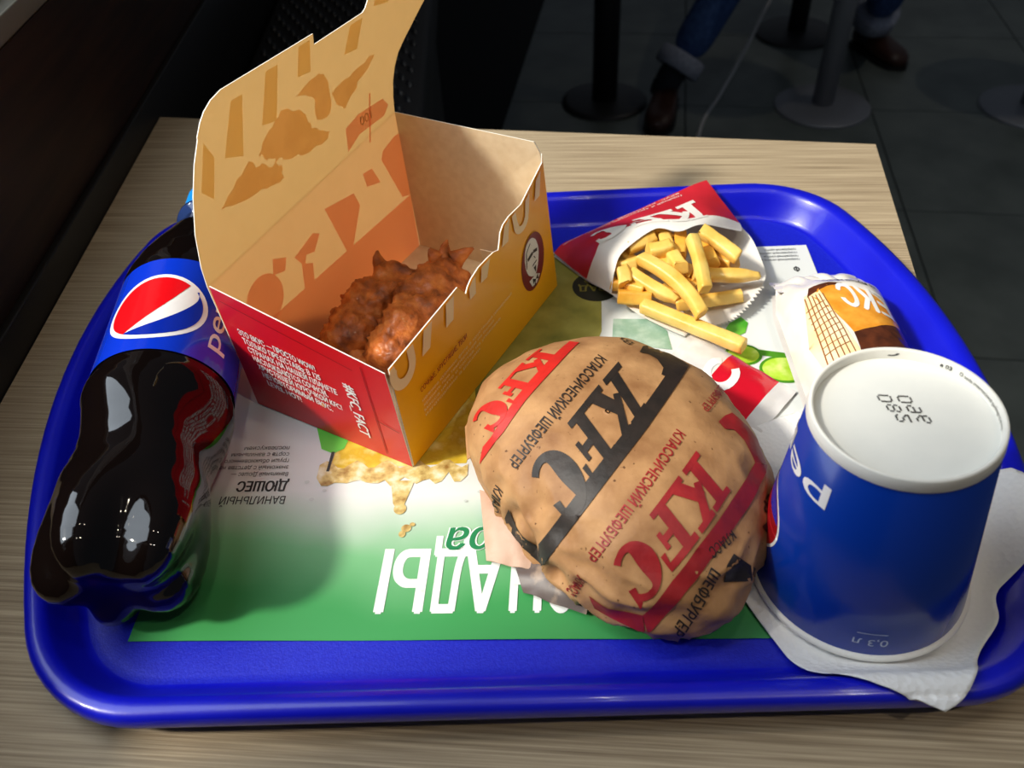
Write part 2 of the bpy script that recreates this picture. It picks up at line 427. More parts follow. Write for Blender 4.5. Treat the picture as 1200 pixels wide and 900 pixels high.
def mat_f(u, v):
    x, y = u * 32.3, v * 25.4
    q = MP(x, y); q.z = .43 + .04 * smoothstep(30, 33, x) * smoothstep(20, 26, y) + .06 * smoothstep(2, 0, y) * (.5 + .5 * sin(x * .5))
    q.z = max(q.z, min(.95, (tray_z(q.x, q.y) or 0) + .03))
    return q
vs, fs = grid(mat_f, 60, 40)
nb = len(vs); vs = vs + [v + V((0, 0, .02)) for v in vs]; fs = [tuple(reversed(f)) for f in fs] + [tuple(i + nb for i in f) for f in fs]
pm = mesh_from('paper_placemat', vs, fs, mt_, None, True, origin=MO)
tag(pm, 'green and white paper placemat with drink pictures lying on the tray', 'placemat')
Mz = lambda x, y: mat_f(x / 32.3, y / 25.4) + V((0, 0, .02))
UP = (0, 0, 1)
def md_(name, art, mt, off=.015, cell=None):
    if name in ('dew_drop_picture', 'lime_picture', 'lime_rind_picture'): return [decal(name, [a], Mz, mt, pm, UP, off, cell) for a in art]
    return decal(name, art, Mz, mt, pm, UP, off, cell)
M_matwhite = mat('placemat_white_letter', srgb(236, 240, 238), .45, col2=srgb(205, 222, 210), nscale=260, lo=.62, hi=.75)
# headline, upside down as seen from here: letters run to the left
art = []
for ch, x0, x1 in (('Л', 22.6, 21.2), ('И', 20.9, 19.6), ('М', 19.3, 17.9), ('О', 17.75, 16.5), ('Н', 16.35, 15.05), ('А', 14.75, 13.1), ('Д', 13.25, 11.75), ('Ы', 11.6, 9.62)):
    art += xf(text(ch, .05), lambda x, y: (x0 + (x1 - x0) * x + .10 * (1 - y), 4.2 - 2.8 * y))
md_('headline_lettering', art, M_matwhite)
M_script = mat('green_script_ink', srgb(28, 128, 78), .45)
art = xf(text('эра', .03, .2), lambda x, y: (15.4 - 3.1 * x, 5.25 - 1.05 / .72 * y * .95))
md_('script_outline', xf(text('эра', .085, .2), lambda x, y: (15.45 - 3.2 * x, 5.27 - 1.05 / .72 * y * .95)), M_matwhite, .025)
md_('script_lettering', art, M_script, .035)
art = xf(text('ВАНИЛЬНЫЙ', .01), lambda x, y: (4.78 - 3.0 * x, 7.12 - .42 * y)) + xf(text('ДЮШЕС', .06), lambda x, y: (4.75 - 2.4 * x, 8.0 - .55 * y))
for k, (s, wd) in enumerate((('Ванильный Дюшес —', 2.7), ('знакомый с детства на', 3.3), ('груши обыкновенного', 3.1), ('сорта с ванильным', 2.8), ('послевкусием', 2.2))):
    art += xf(text(s), lambda x, y: (4.6 - .07 * k - wd * x, 8.52 + .40 * k - .24 * y))
md_('caption_lettering', art, M_darktext)
# drink pictures
def mottled(name, a, b, c, sc=60):
    m_ = mat(name, a, .4, .5, c, sc, lo=.30, hi=.72, detail=5); r_ = [n_ for n_ in m_.node_tree.nodes if n_.type == 'VALTORGB'][0]
    e_ = r_.color_ramp.elements.new(.5); e_.color = b; return m_
M_juice = mottled('amber_drink_print', srgb(226, 200, 70), srgb(204, 170, 40), srgb(240, 226, 150), 90)
M_olive = mottled('shadowed_drink_print', srgb(112, 116, 48), srgb(150, 146, 66), srgb(176, 170, 88), 45)  # drink print with the box's shadow darkening its olive
M_splash = mottled('splash_print', srgb(150, 110, 50), srgb(214, 190, 120), srgb(240, 236, 210), 170)
M_ice = mottled('ice_glass_print', srgb(120, 160, 130), srgb(150, 180, 160), srgb(196, 214, 200), 80)
M_lime = mottled('lime_print', srgb(150, 196, 30), srgb(176, 214, 60), srgb(214, 232, 130), 120)
M_limerind = mat('lime_rind_print', srgb(70, 140, 20), .4)
M_leaf = mat('leaf_print', srgb(70, 160, 40), .4, col2=srgb(110, 190, 60), nscale=90)
M_badge = mat('dark_badge_print', srgb(44, 44, 32), .4)
M_straw = mat('green_straw_print', srgb(100, 200, 70), .4)
md_('drink_picture', [poly((6.5, 8.6), (12.9, 8.9), (14.6, 17), (14.6, 23.5), (8, 23.5))], M_juice)
md_('shadowed_glass_picture', [poly((13.2, 12), (18.2, 13.5), (19.7, 18), (19.9, 21.5), (19.2, 25.2), (13, 25.2), (12.6, 20))], M_olive, .025)
rnd = random.Random(3)
A = [(6.0 + 7.0 * i / 24, 8.9 + .25 * sin(i * 1.3)) for i in range(25)]
B = [(6.0 + 7.0 * i / 24, 8.2 - .45 * abs(sin(i * .9)) - .35 * rnd.random() + .25 * i / 24) for i in range(25)]
md_('splash_picture', [strip2(A, B), poly((9.5, 7.9), (10.6, 7.9), (10.25, 6.5), (10.0, 6.2), (9.75, 6.6)), ellipse(10.1, 6.3, .28, .3), ellipse(10.5, 5.25, .22, .2), ellipse(10.35, 4.95, .15, .17), ellipse(10.75, 5.45, .12, .1)], M_splash, .03)
M_dew = mat('dew_drop_print', srgb(200, 208, 204), .3)
md_('dew_drop_picture', [ellipse(x, y, r_, r_ * .8, 12) for x, y, r_ in ((13.6, 7.2, .1), (14.1, 7.7, .09), (14.6, 7.0, .11), (6.0, 6.9, .12), (6.5, 7.4, .1), (5.6, 7.9, .12), (13.0, 6.7, .09))], M_dew, .03)
md_('straw_picture', [poly((5.2, 11.9), (7.3, 11.4), (7.0, 9.9), (6.5, 9.6), (5.9, 9.9))], M_straw, .03)
md_('stirrer_picture', [line2((6.5, 9.7), (6.45, 8.5), .14)], M_darktext, .04)
md_('ice_picture', [poly((20.2, 17.0), (23.3, 16.4), (23.2, 17.9), (22.6, 18.9), (20.4, 19.0))], M_ice, .03)
md_('lime_rind_picture', [ellipse(28.75, 14.75, 1.25, 1.0), ellipse(26.9, 15.9, .95, .8)], M_limerind, .03)
md_('lime_picture', [ellipse(28.75, 14.75, 1.1, .85), ellipse(26.9, 15.9, .8, .66)], M_lime, .04)
md_('leaf_picture', [poly((25.9, 17.2), (26.6, 18.4), (27.3, 18.9), (27.6, 18.4), (27.3, 17.6), (26.6, 17.2))], M_leaf, .04)
md_('dark_band_picture', [poly((27.4, 15.9), (31.9, 14.9), (31.9, 15.3), (27.6, 16.3))], M_limerind, .025)
md_('badge_picture', [ellipse(19.6, 21.9, 1.35, 1.35)], M_badge, .035)
md_('badge_lettering', xf(text('ГРАД', .04), lambda x, y: (20.6 - 2.0 * x, 22.0 - .5 * y)) + [ellipse(19.5, 22.4, .55, .22)], mat('badge_gold_ink', srgb(130, 124, 52), .4), .045)
art = []
for k, wd in enumerate((2.2, 2.0, 2.3, 1.8)): art += xf(text('газированный напиток вкус'[: 22 - k]), lambda x, y: (31.6 - wd * x, 24.1 + .33 * k - .2 * y))
art += xf(text('Ф', .08), lambda x, y: (31.4 - .35 * x, 23.3 - .42 * y))
md_('small_print', art, M_darktext)

# ================================================================== BOX OF CHICKEN
bA = V((-4.83, 24.70, .53)); e1 = V((.51715, .8559, 0)); e2 = V((-.8559, .51715, 0)); BZ = V((0, 0, 1))
bL, bR = 9.39, 15.0
def yel(s, h): return bA + e1 * s + BZ * h + e2 * ((.35 + .42 * s / 15) * h / 8)
def red(s, h): return bA + e2 * s + BZ * h - e1 * (.3 * h / 7)
def far(s, h): return bA + e1 * (15 - .44 * h / 8.95 * s / 9.39) + e2 * s + BZ * h
def lid(s, h): return bA + e2 * bL + e1 * s + BZ * h
bx = thing('chicken_box', 'open red and yellow cardboard box holding fried chicken strips', 'box', (-2.9, 33.5, .47))
M_card = mat('cream_card_inside', srgb(226, 206, 172), .7, .3, srgb(218, 196, 160), 200)
M_edge = mat('white_card_edge', srgb(245, 240, 228), .6)
M_redcard = mat('red_card', srgb(206, 18, 30), .38, .5, coat=.15)
M_yelcard = mat('yellow_card', srgb(255, 182, 10), .38, .5, coat=.15)
M_lidin = mat('lid_inside_card', srgb(228, 188, 122), .7, .3, srgb(220, 178, 108), 60, thin=.5, tcol=srgb(255, 226, 172))  # yellow glow of light through the lid is mixed into this colour
M_lidout = mat('lid_outside_card', srgb(236, 196, 110), .5, .4, thin=.7, tcol=srgb(255, 232, 190))
plate('front_panel', [(0, 0), (15, 0), (15, 8.2), (14.9, 7.75), (12.24, 6.84), (10.93, 6.92), (10.3, 6.83), (9.95, 6.6), (9.75, 6.2), (9.55, 5.85), (9.1, 6.02), (8.51, 6.08), (7.62, 6.12), (6.84, 5.97), (6.5, 5.8), (6.24, 5.55), (5.68, 6.32), (-.05, 6.13)], yel, .06, [M_card, M_yelcard, M_edge], bx, -e2, True)
plate('side_panel', [(0, 0), (bL, 0), (9.25, 7.72), (.25, 6.1)], red, .06, [M_card, M_redcard, M_edge], bx, -e1, True)
plate('end_panel', [(0, 0), (bL, 0), (9.45, 8.95), (1.15, 8.77), (.84, 8.25)], far, .06, [M_card, M_yelcard, M_edge], bx, e1, True)
M_back = mat('box_inside_card', srgb(228, 188, 124), .7, .3, srgb(220, 178, 110), 60, thin=.5, tcol=srgb(255, 226, 172))  # carries the same transmitted glow in its colour as the lid
M_backout = mat('red_card_outside', srgb(206, 40, 40), .4, .5, thin=.75, tcol=srgb(255, 222, 180))
plate('back_panel', [(0, 0), (15, 0), (14.56, 8.95), (-.36, 7.6)], lid, .05, [M_back, M_backout, M_edge], bx, e2, True)
plate('bottom_panel', [(0, 0), (15, 0), (15, bL), (0, bL)], lambda s, t: bA + e1 * s + e2 * t + BZ * .02, .06, [M_card, M_card, M_edge], bx, (0, 0, 1), True)
lidpts = [(-.36, 7.6), (-.30, 8.6), (.0, 10.1), (.55, 11.6), (1.15, 12.8), (1.7, 13.62), (1.72, 13.72), (2.1, 14.2), (2.45, 14.5), (2.95, 14.76), (3.6, 14.92), (9.6, 14.96), (9.52, 14.5), (13.3, 14.6), (13.55, 14.72), (13.8, 14.95), (14.3, 15.9), (15.3, 16.7), (16.6, 17.1), (18.3, 17.1), (19.6, 16.5), (20.2, 15.6), (20.1, 14.7), (19.4, 13.95), (18.44, 13.4), (17.7, 13.0), (17.0, 12.6), (16.2, 12.15), (15.6, 11.75), (15.15, 11.2), (14.85, 10.6), (14.65, 9.8), (14.56, 8.95)]
plate('lid', lidpts, lid, .05, [M_lidin, M_lidout, M_edge], bx, e2, True)
M_flap = mat('white_flap_card', srgb(232, 216, 190), .7)
plate('inner_flap', [(0, 0), (3.2, 0), (3.0, 2.4), (.4, 2.7)], lambda s, h: bA + e1 * (14.2 - .35 * h) + e2 * (.9 + s) + BZ * (.15 + h * .95), .05, M_flap, bx, -e1)
# outside print seen by light through the lid, painted on its inner face
M_show = mat('print_showing_through', srgb(240, 168, 132), .7, .3, thin=.65, tcol=srgb(255, 200, 168))
M_show2 = mat('strip_picture_showing_through', srgb(214, 160, 100), .7, .3, srgb(240, 200, 136), 55, thin=.65, lo=.40, hi=.56, tcol=srgb(255, 225, 170))
M_show3 = mat('amber_streak_showing_through', srgb(250, 206, 112), .7, .3, srgb(240, 204, 132), 50, thin=.65, tcol=srgb(255, 235, 180))
OUTL = -e2
def ld(name, art, mt, off=.02):
    if name[:3] in ('str',): return [decal(name, [a], lid, mt, bx, OUTL, off) for a in art]
    return decal(name, art, lid, mt, bx, OUTL, off)
pink = [poly((-.05, .05), (14.9, .05), (14.8, 3.75), (-.2, 3.75)),
        poly((14.8, 3.75), (14.62, 7.7), (14.2, 7.75), (13.0, 7.45), (12.75, 7.05), (14.05, 4.0)),
        poly((11.05, 7.1), (11.85, 7.0), (12.35, 5.9), (11.2, 6.25)),
        poly((7.7, 6.9), (10.05, 6.5), (10.35, 5.6), (9.2, 3.75), (8.6, 3.75)),
        poly((6.5, 6.2), (6.95, 5.9), (6.3, 5.2), (5.7, 5.4), (5.5, 5.0), (6.0, 4.7), (5.8, 3.75), (5.0, 3.75), (5.25, 5.15), (4.9, 5.75)),
        poly((3.55, 6.55), (4.4, 6.1), (4.1, 5.5), (3.3, 5.75)),
        ellipse(2.4, 4.9, 1.25, 1.35)]
ld('logo_showing_through', pink, M_show)
ld('tag_showing_through', [poly((10.3, 8.75), (10.45, 9.95), (11.6, 10.2), (13.7, 10.1), (14.1, 9.6), (13.6, 9.2), (11.4, 9.2)), line2((12.1, 8.4), (12.75, 10.8), .14)], M_show)
ld('tag_lettering_showing_through', xf(text('100', .02), lambda x, y: (12.6 - 1.0 * x, 9.55 + .45 * y)), M_lidin, .03)
def blob(pts, nn=40, j=.25, seed=1):
    rn = random.Random(seed); q = smooth_path([V((x, y, 0)) for x, y in pts + pts[:1]], 6)[:-1]
    return poly(*[(v.x + rn.uniform(-j, j) * .5, v.y + rn.uniform(-j, j) * .5) for v in q])
ld('strip_picture_showing_through', [blob([(1.6, 10.35), (3.6, 11.4), (4.6, 11.0), (5.6, 10.4), (5.3, 9.7), (3.8, 10.0)], seed=2), blob([(4.6, 11.6), (6.3, 12.6), (7.8, 12.0), (8.2, 11.0), (9.3, 10.4), (8.2, 10.1), (6.2, 10.5), (5.2, 10.9)], seed=4), blob([(10.0, 12.0), (11.4, 12.2), (13.6, 12.5), (12.0, 11.6), (10.6, 11.0)], seed=6), blob([(7.6, 12.9), (9.4, 13.2), (9.9, 12.4), (9.6, 11.2), (8.6, 11.3), (8.7, 12.3)], j=.1, seed=7)], M_show2)
ld('streak_showing_through', [poly((2.7, 12.3), (3.9, 14.3), (4.6, 14.3), (3.7, 11.9)), poly((5.2, 12.6), (6.2, 14.6), (7.0, 14.6), (6.1, 12.4)), poly((8.0, 13.6), (8.5, 14.8), (9.3, 14.8), (8.9, 13.5)), poly((1.0, 11.6), (1.9, 13.4), (2.2, 12.6), (1.5, 11.0)), poly((11.4, 13.3), (12.2, 14.4), (13.2, 14.4), (12.4, 13.2)), poly((14.2, 14.6), (15.3, 16.2), (16.2, 16.6), (15.4, 14.4))], M_show3, .018)
# yellow panel print
M_pale = mat('pale_panel_ink', srgb(250, 226, 178), .4)
ym = lambda name, art, mt, off=.02: decal(name, art, yel, mt, bx, -e2, .10 + off, .8)
cut = [arc(.75, 5.55, .5, 1.05, radians(150), radians(360), 16, .92, .95), poly((-.2, 5.8), (.29, 5.8), (.22, 6.12), (-.05, 6.12)), poly((1.21, 5.55), (1.71, 5.55), (1.72, 6.15), (1.22, 6.15)),
       poly((2.15, 5.05), (2.8, 5.05), (3.3, 6.2), (2.6, 6.2)), poly((4.2, 5.1), (4.85, 5.1), (5.2, 6.22), (4.5, 6.22)), poly((6.4, 5.1), (6.95, 5.1), (7.15, 5.95), (6.85, 5.92), (6.45, 5.68)),
       poly((7.5, 5.3), (8.1, 5.25), (8.6, 6.02), (7.75, 6.05)), poly((9.8, 5.85), (10.45, 5.8), (10.85, 6.85), (10.3, 6.75)), arc(11.95, 6.1, .35, .85, radians(170), radians(350), 12, .95, .75), poly((11.15, 6.1), (11.6, 6.1), (11.5, 6.8), (11.1, 6.82)), poly((12.35, 6.0), (12.75, 6.0), (13.1, 7.0), (12.6, 6.85)), poly((13.5, 6.3), (14.1, 6.3), (14.5, 7.5), (13.9, 7.25))]
ym('cut_lettering', cut, M_pale)
ym('panel_lettering', xf(text('СОЧНЫЕ, ХРУСТЯЩИЕ, ТВОИ', .03, .1), lambda x, y: (1.55 + 4.1 * x, 3.40 + .26 * y)), M_redink)
ar = []
for k, (wd, s) in enumerate(((8.6, 'нежное куриное филе в хрустящей панировке'), (6.6, 'хранить при температуре не более'), (7.2, 'масса нетто и состав на упаковке'), (5.0, 'изготовлено в россии'))): ar += xf(text(s), lambda x, y: (1.5 + wd * x, 2.85 - .30 * k + .16 * y))
ym('panel_small_print', ar, M_pale)
ym('emblem_ground', [ellipse(12.6, 3.2, 1.28, 1.62, 32, -.25)], mat('emblem_dark_red', srgb(120, 14, 22), .4))
ym('emblem_face', [blob([(11.75, 3.75), (12.0, 4.4), (12.6, 4.62), (13.1, 4.3), (13.3, 3.6), (13.1, 2.85), (12.65, 2.35), (12.1, 2.6), (11.8, 3.1)], j=.02), poly((11.95, 2.35), (12.75, 2.35), (13.15, 2.1), (12.7, 1.8), (12.2, 1.85))], M_white, .03)
ym('emblem_lines', [line2((12.05, 3.62), (12.62, 3.74), .20), line2((12.72, 3.76), (13.15, 3.66), .18), line2((12.62, 3.72), (12.75, 3.76), .07), line2((12.45, 3.02), (12.95, 3.1), .08), poly((12.55, 2.85), (12.85, 2.9), (12.72, 2.45)), poly((12.3, 2.3), (12.6, 2.1), (12.3, 1.95)), poly((12.9, 2.3), (12.6, 2.1), (12.9, 1.95)), line2((12.6, 2.1), (12.45, 1.7), .1), line2((11.85, 3.2), (12.0, 4.1), .09), line2((12.0, 4.1), (12.5, 4.4), .07), line2((12.7, 3.5), (12.85, 3.3), .06)], M_inkblack, .04)
# red panel print
rm = lambda name, art, mt, off=.02: decal(name, art, red, mt, bx, -e1, .08 + off, .8)
ar = []
for k, (s, wd) in enumerate((('ЭТО ВКУС — ПРОСТО WOW!', 4.25), ('ТОЛЬКО ПРЕДСТАВЬ: В 125', 4.3), ('СТРАНАХ НА НАШЕЙ ПЛАНЕТЕ', 4.95), ('НАСЛАЖДАЮТСЯ СОЧНОЙ,', 4.2), ('ХРУСТЯЩЕЙ КУРОЧКОЙ KFC!', 4.75), ('НЕПОВТОРИМЫЙ ВКУС.', 4.0), ('LEVEL HOT!', 2.0))):
    ar += xf(text(s, .06), lambda x, y: (8.5 - .10 * k - wd * x, 5.2 - .52 * k + .34 * y - .15 * wd * x))
rm('panel_lettering', ar, M_white)
rm('tag_lettering', xf(text('#KFC_FACT', .05, .15), lambda x, y: (2.78 - .55 * y - .12 * x, 4.5 - 3.45 * x)), M_white)
rm('amber_dot', [ellipse(4.6, 2.2, .14, .14, 12)], M_yellowink)
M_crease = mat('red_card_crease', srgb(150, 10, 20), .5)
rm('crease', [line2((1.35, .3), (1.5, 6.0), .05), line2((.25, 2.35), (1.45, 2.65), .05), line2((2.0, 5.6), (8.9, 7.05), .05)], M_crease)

# chicken strips: crisp, craggy, dark orange
def crust():
    m_ = mat('fried_crust', srgb(96, 42, 15), .5, .4, srgb(212, 130, 62), 110, bump=.9, bscale=330, lo=.30, hi=.74, detail=6, coat=.12)
    r_ = [n_ for n_ in m_.node_tree.nodes if n_.type == 'VALTORGB'][0]; e_ = r_.color_ramp.elements.new(.52); e_.color = srgb(174, 92, 36)
    return m_
M_crust = crust()
def strip_piece(pts, rads, label, seed, spikes=()):
    path = smooth_path(pts, 20); n = len(path); vs = []; fs = []; K = 56
    for k, p in enumerate(path):
        t = k / (n - 1); d = (path[min(k + 1, n - 1)] - path[max(k - 1, 0)]).normalized(); u = d.cross(V((0, 0, 1))).normalized(); w_ = u.cross(d)
        rr = rads[0] + (rads[1] - rads[0]) * t; rr *= max(.04, (1 - abs(2 * t - 1) ** 3.5)) ** .5
        for i in range(K):
            a = 2 * pi * i / K; dr = u * cos(a) + w_ * sin(a) * .82; q = p + dr * rr; s = V((seed * 7.1, 0, 0))
            g = 1 + .24 * noise.noise(q * .55 + s) + .24 * noise.noise(q * 1.2 + s) + .20 * abs(noise.noise(q * 1.9 + s)) + .13 * noise.noise(q * 4.3 + s) + .05 * noise.noise(q * 9 + s) - .04
            vs.append(p + dr * rr * g)
    for k in range(n - 1):
        for i in range(K):
            a = k * K + i; b = k * K + (i + 1) % K; fs.append((a, b, b + K, a + K))
    fs.append(tuple(range(K))[::-1]); fs.append(tuple(range((n - 1) * K, n * K)))
    for q, dr, ln in spikes:
        b0 = len(vs); q = V(q); dr = V(dr).normalized(); u = dr.orthogonal().normalized(); w_ = dr.cross(u)
        for h, r_ in ((0, .62), (.35, .42), (.7, .26), (1, .08)):
            for i in range(8):
                a = 2 * pi * i / 8; vs.append(q + dr * h * ln + (u * cos(a) + w_ * sin(a) * .55) * r_ * (1 + .3 * noise.noise(V((i, h * 9, seed)))) + w_ * .25 * sin(h * 3))
        for j in range(3):
            for i in range(8):
                a = b0 + j * 8 + i; b = b0 + j * 8 + (i + 1) % 8; fs.append((a, b, b + 8, a + 8))
        fs.append(tuple(range(b0 + 24, b0 + 32)))
    zmin = min(v[2] for v in vs); dz = .66 - zmin if zmin < .66 or len(spikes) == 0 else 0
    vs = [V(v) + V((0, 0, dz)) for v in vs]
    o = mesh_from('chicken_strip', vs, fs, M_crust, None, True, origin=(pts[1][0], pts[1][1], .6))
    tag(o, label, 'fried chicken', 'fried chicken strips in the box')
strip_piece([(-9.0, 31.3, 1.9), (-7.9, 33.2, 2.2), (-6.6, 35.1, 2.3), (-5.1, 36.9, 2.2)], (1.5, 1.7), 'fried chicken strip lying against the lid side of the box', 1, [((-6.6, 36.6, 3.3), (-.2, .5, .7), .9)])
strip_piece([(-6.1, 29.6, 2.1), (-5.3, 31.9, 2.4), (-4.2, 34.6, 2.5), (-2.9, 37.2, 2.3)], (1.55, 1.8), 'fried chicken strip with spiky tip along the yellow panel', 2, [((-3.1, 37.2, 3.1), (.1, .35, 1), 1.1), ((-2.7, 37.0, 3.1), (.75, .1, .45), 1.3), ((-3.6, 37.1, 3.3), (-.5, .3, .6), .7)])
strip_piece([(-8.2, 30.2, 1.2), (-7.4, 32.1, 1.4), (-6.4, 34.0, 1.5), (-5.3, 36.0, 1.4)], (.95, .9), 'darker fried chicken strip wedged low between the two larger ones', 3)

# ================================================================== COLA BOTTLE
Pa = V((-15.3, 16.6, 3.62)); Pb = V((-16.963, 43.143, 4.0)); bax = (Pb - Pa).normalized(); buu = (V((0, 0, 1)) - bax * bax.z).normalized(); bww = bax.cross(buu) * -1
bww = V((0.998044, 0.062521, 0))
BPROF = [(0, .3), (.02, 1.0), (.06, 1.7), (.2, 2.25), (.45, 2.62), (.8, 2.9), (1.3, 3.1), (2.0, 3.22), (2.8, 3.24), (3.6, 3.14), (4.5, 2.96), (5.4, 2.82), (6.3, 2.78), (7.2, 2.88), (8.1, 3.05), (9.0, 3.2), (9.6, 3.22), (10.0, 3.14), (10.25, 3.1), (16.9, 3.1), (17.2, 3.16), (17.8, 3.12), (19, 2.9), (20.2, 2.56), (21.4, 2.15), (22.6, 1.75), (23.5, 1.45), (24.0, 1.35)]
def bprof(l):
    if l <= BPROF[0][0]: return BPROF[0][1]
    for (a, ra), (b, rb) in zip(BPROF, BPROF[1:]):
        if l <= b:
            t = (l - a) / (b - a); return ra + (rb - ra) * t
    return BPROF[-1][1]
def Bt(l, th, r=None, off=0):
    r = bprof(l) if r is None else r; ll = l
    if l < 5:
        wv = smoothstep(5, 1.2, l); v_ = (.5 - .5 * cos(5 * (th + .25))) ** 1.3
        r *= 1 - .23 * wv * v_ * smoothstep(.9, 2.5, r); ll = l + .6 * v_ * smoothstep(2.4, 0, l) * smoothstep(.8, 2.4, r) + .35 * smoothstep(1.9, .2, r)
    if 3.8 < l < 10:
        env = smoothstep(3.8, 6, l) * smoothstep(10, 8.6, l)
        r += env * .13 * sin(3 * th + 1.0 * l)
    return Pa + bax * ll + (buu * cos(th) + bww * sin(th)) * (r + off)
M_cola = mat('dark_cola_bottle', srgb(12, 7, 6), .05, .6, coat=.12)
bo = thing('cola_bottle', 'dark cola bottle with blue label lying on its side', 'bottle', (-16, 28, .45))
ls = [0, .01, .02, .035, .05, .065, .08, .11, .15] + [i * .1 for i in range(2, 16)] + [1.6 + i * .2 for i in range(113)]
ls = [l for l in ls if l <= 24.0]
vs, fs = grid(lambda u, v: Bt(ls[int(round(v * (len(ls) - 1)))], 2 * pi * u), 140, len(ls), True)
fs.append(tuple(range(140))[::-1]); fs.append(tuple(range((len(ls) - 1) * 140, len(ls) * 140)))
mesh_from('body', vs, fs, M_cola, bo)
M_label = mat('blue_bottle_label', srgb(8, 52, 200), .22, .5, coat=.5)
vs, fs = grid(lambda u, v: Bt(10.3 + 6.5 * v, 2 * pi * u, 3.1, .05), 96, 14, True)
lab = sub(mesh_from('label', vs, fs, M_label, bo), bo)
vs, fs = lathe([(24.0, 1.36), (24.1, 1.36), (24.12, 1.7), (24.4, 1.72), (24.45, 1.42), (24.9, 1.42)], Pa, bax, 40); mesh_from('neck_ring', vs, fs, mat('clear_neck_plastic', srgb(40, 60, 110), .08, coat=.6), bo)
bm = bmesh.new()
vs, fs = [], []
K = 120
for h, r_ in ((24.92, 1.48), (25.0, 1.52), (26.5, 1.5), (26.7, 1.4), (26.75, 1.2)):
    for i in range(K):
        t = 2 * pi * i / K; rr = r_ - (.05 if (i % 2 and .5 and 24.95 < h < 26.6) else 0); vs.append(Pa + bax * h + (buu * cos(t) + bww * sin(t)) * rr)
for j in range(4):
    for i in range(K): a = j * K + i; b = j * K + (i + 1) % K; fs.append((a, b, b + K, a + K))
fs.append(tuple(range(K))[::-1]); fs.append(tuple(range(4 * K, 5 * K)))
bm.free(); mesh_from('cap', vs, fs, mat('light_blue_cap', srgb(20, 140, 220), .35), bo, False)
LB = lambda l, th: Bt(l, th, 3.1, .05)
bout = lambda p: p - (Pa + bax * (p - Pa).dot(bax))
bd = lambda name, art, mt, off: decal(name, art, LB, mt, lab, bout, off, .12, True)
# emblem: circle with red top, white wave, blue bottom. x along the axis, y round it
GC = (13.25, .06); RL, RT = 2.12, .69
def gl_(x, y): return (GC[0] + RL * x, GC[1] + RT * y)
bd('emblem_ring', [xf([ellipse(0, 0, 1.07, 1.07, 48)], gl_)[0]], M_whitegloss, .012)
M_lred = mat('label_red_ink', srgb(225, 14, 24), .22, coat=.5)
M_lblue = mat('label_deep_blue_ink', srgb(10, 40, 165), .22, coat=.5)
# axes in the disc: X towards the cap, Y to the right
def cx_(a): return (cos(a), sin(a))
top = [cx_(radians(40 + (214 - 40) * i / 28 - 360 * 0)) for i in range(29)]
def arc_pts(a0, a1, n): return [cx_(radians(a0 + (a1 - a0) * i / n)) for i in range(n + 1)]
redp = [(x * .97, y * .97) for x, y in arc_pts(38, -148, 30)]   # from upper right over the left to lower left
wave1 = [(-.80, -.50), (-.50, -.22), (-.10, .10), (.30, .36), (.76, .60)]
wave2 = [(-.80, -.50), (-.66, -.10), (-.44, .26), (-.10, .58), (.30, .80), (.62, .80)]
redp = arc_pts(-148, 38, 30)
redart = poly(*([(x * .96, y * .96) for x, y in redp] + [tuple(v)[:2] for v in reversed(smooth_path([V((*q, 0)) for q in wave1], 6))]))
blup = arc_pts(212, 52, 26)
bluart = poly(*([(x * .96, y * .96) for x, y in blup] + [tuple(v)[:2] for v in reversed(smooth_path([V((*q, 0)) for q in wave2], 6))]))
bd('emblem_red', xf([redart], gl_), M_lred, .022)
bd('emblem_blue', xf([bluart], gl_), M_lblue, .022)
bd('label_lettering', xf(text('pepsi', -.01), lambda x, y: (11.35 + 5.0 * x, 1.10 - .30 * y)), M_whitegloss, .015)

# ================================================================== BURGER
BK = [6.62, 6.64, 6.7, 6.76, 6.95, 7.19, 7.24, 7.19, 7.19, 7.08, 6.62, 5.93, 5.23, 4.83, 4.74, 4.9, 5.29, 5.95, 6.87, 7.75, 7.82, 7.31, 7.01, 6.86]
def Bu(a, b):
    rho = hypot(a, b); phi = atan2(b, a) % (2 * pi); t = phi / (2 * pi) * 24; i = int(t) % 24; f = t - int(t); p0, p1, p2, p3 = BK[i - 1], BK[i], BK[(i + 1) % 24], BK[(i + 2) % 24]
    R_ = .5 * (2 * p1 + (p2 - p0) * f + (2 * p0 - 5 * p1 + 4 * p2 - p3) * f * f + (3 * p1 - p0 - 3 * p2 + p3) * f ** 3); psi = rho * 2.05; s, c = sin(psi), cos(psi)
    hr = R_ * max(s, 0) ** .85; z = 2.3 + (3.7 * c ** .9 if c > 0 else 4.0 * c)
    p = V((3.7 + hr * cos(phi), 22.2 + hr * sin(phi), z))
    k = smoothstep(.25, .8, rho)
    q = V((a * 3.0, b * 3.0, 2.0))
    cr = 1 - 2 * abs(noise.noise(q * 1.1)); cr2 = 1 - 2 * abs(noise.noise(q * 2.3 + V((5, 3, 1))))
    fl = noise.noise(V((phi * 3.2, rho * 1.2, 4)))
    d = (p - V((3.7, 22.2, 1.8))).normalized()
    low = smoothstep(.1, -.5, b) * k
    return p + d * ((.05 + .13 * k) * (cr - .5) + (.03 + .10 * k + .30 * low) * (cr2 - .5) + .12 * k * fl) * (1 if p.z > .8 else .4)
bu = thing('wrapped_burger', 'burger wrapped in printed brown kraft paper in front of the box', 'burger', (3.7, 22.2, .47))
M_kraft = mat('kraft_paper', srgb(194, 148, 100), .6, .35, srgb(142, 98, 60), 60, bump=.5, bscale=150, lo=.3, hi=.72, detail=9)
nt = M_kraft.node_tree; N = nt.nodes; L = nt.links            # dark flecks in the paper
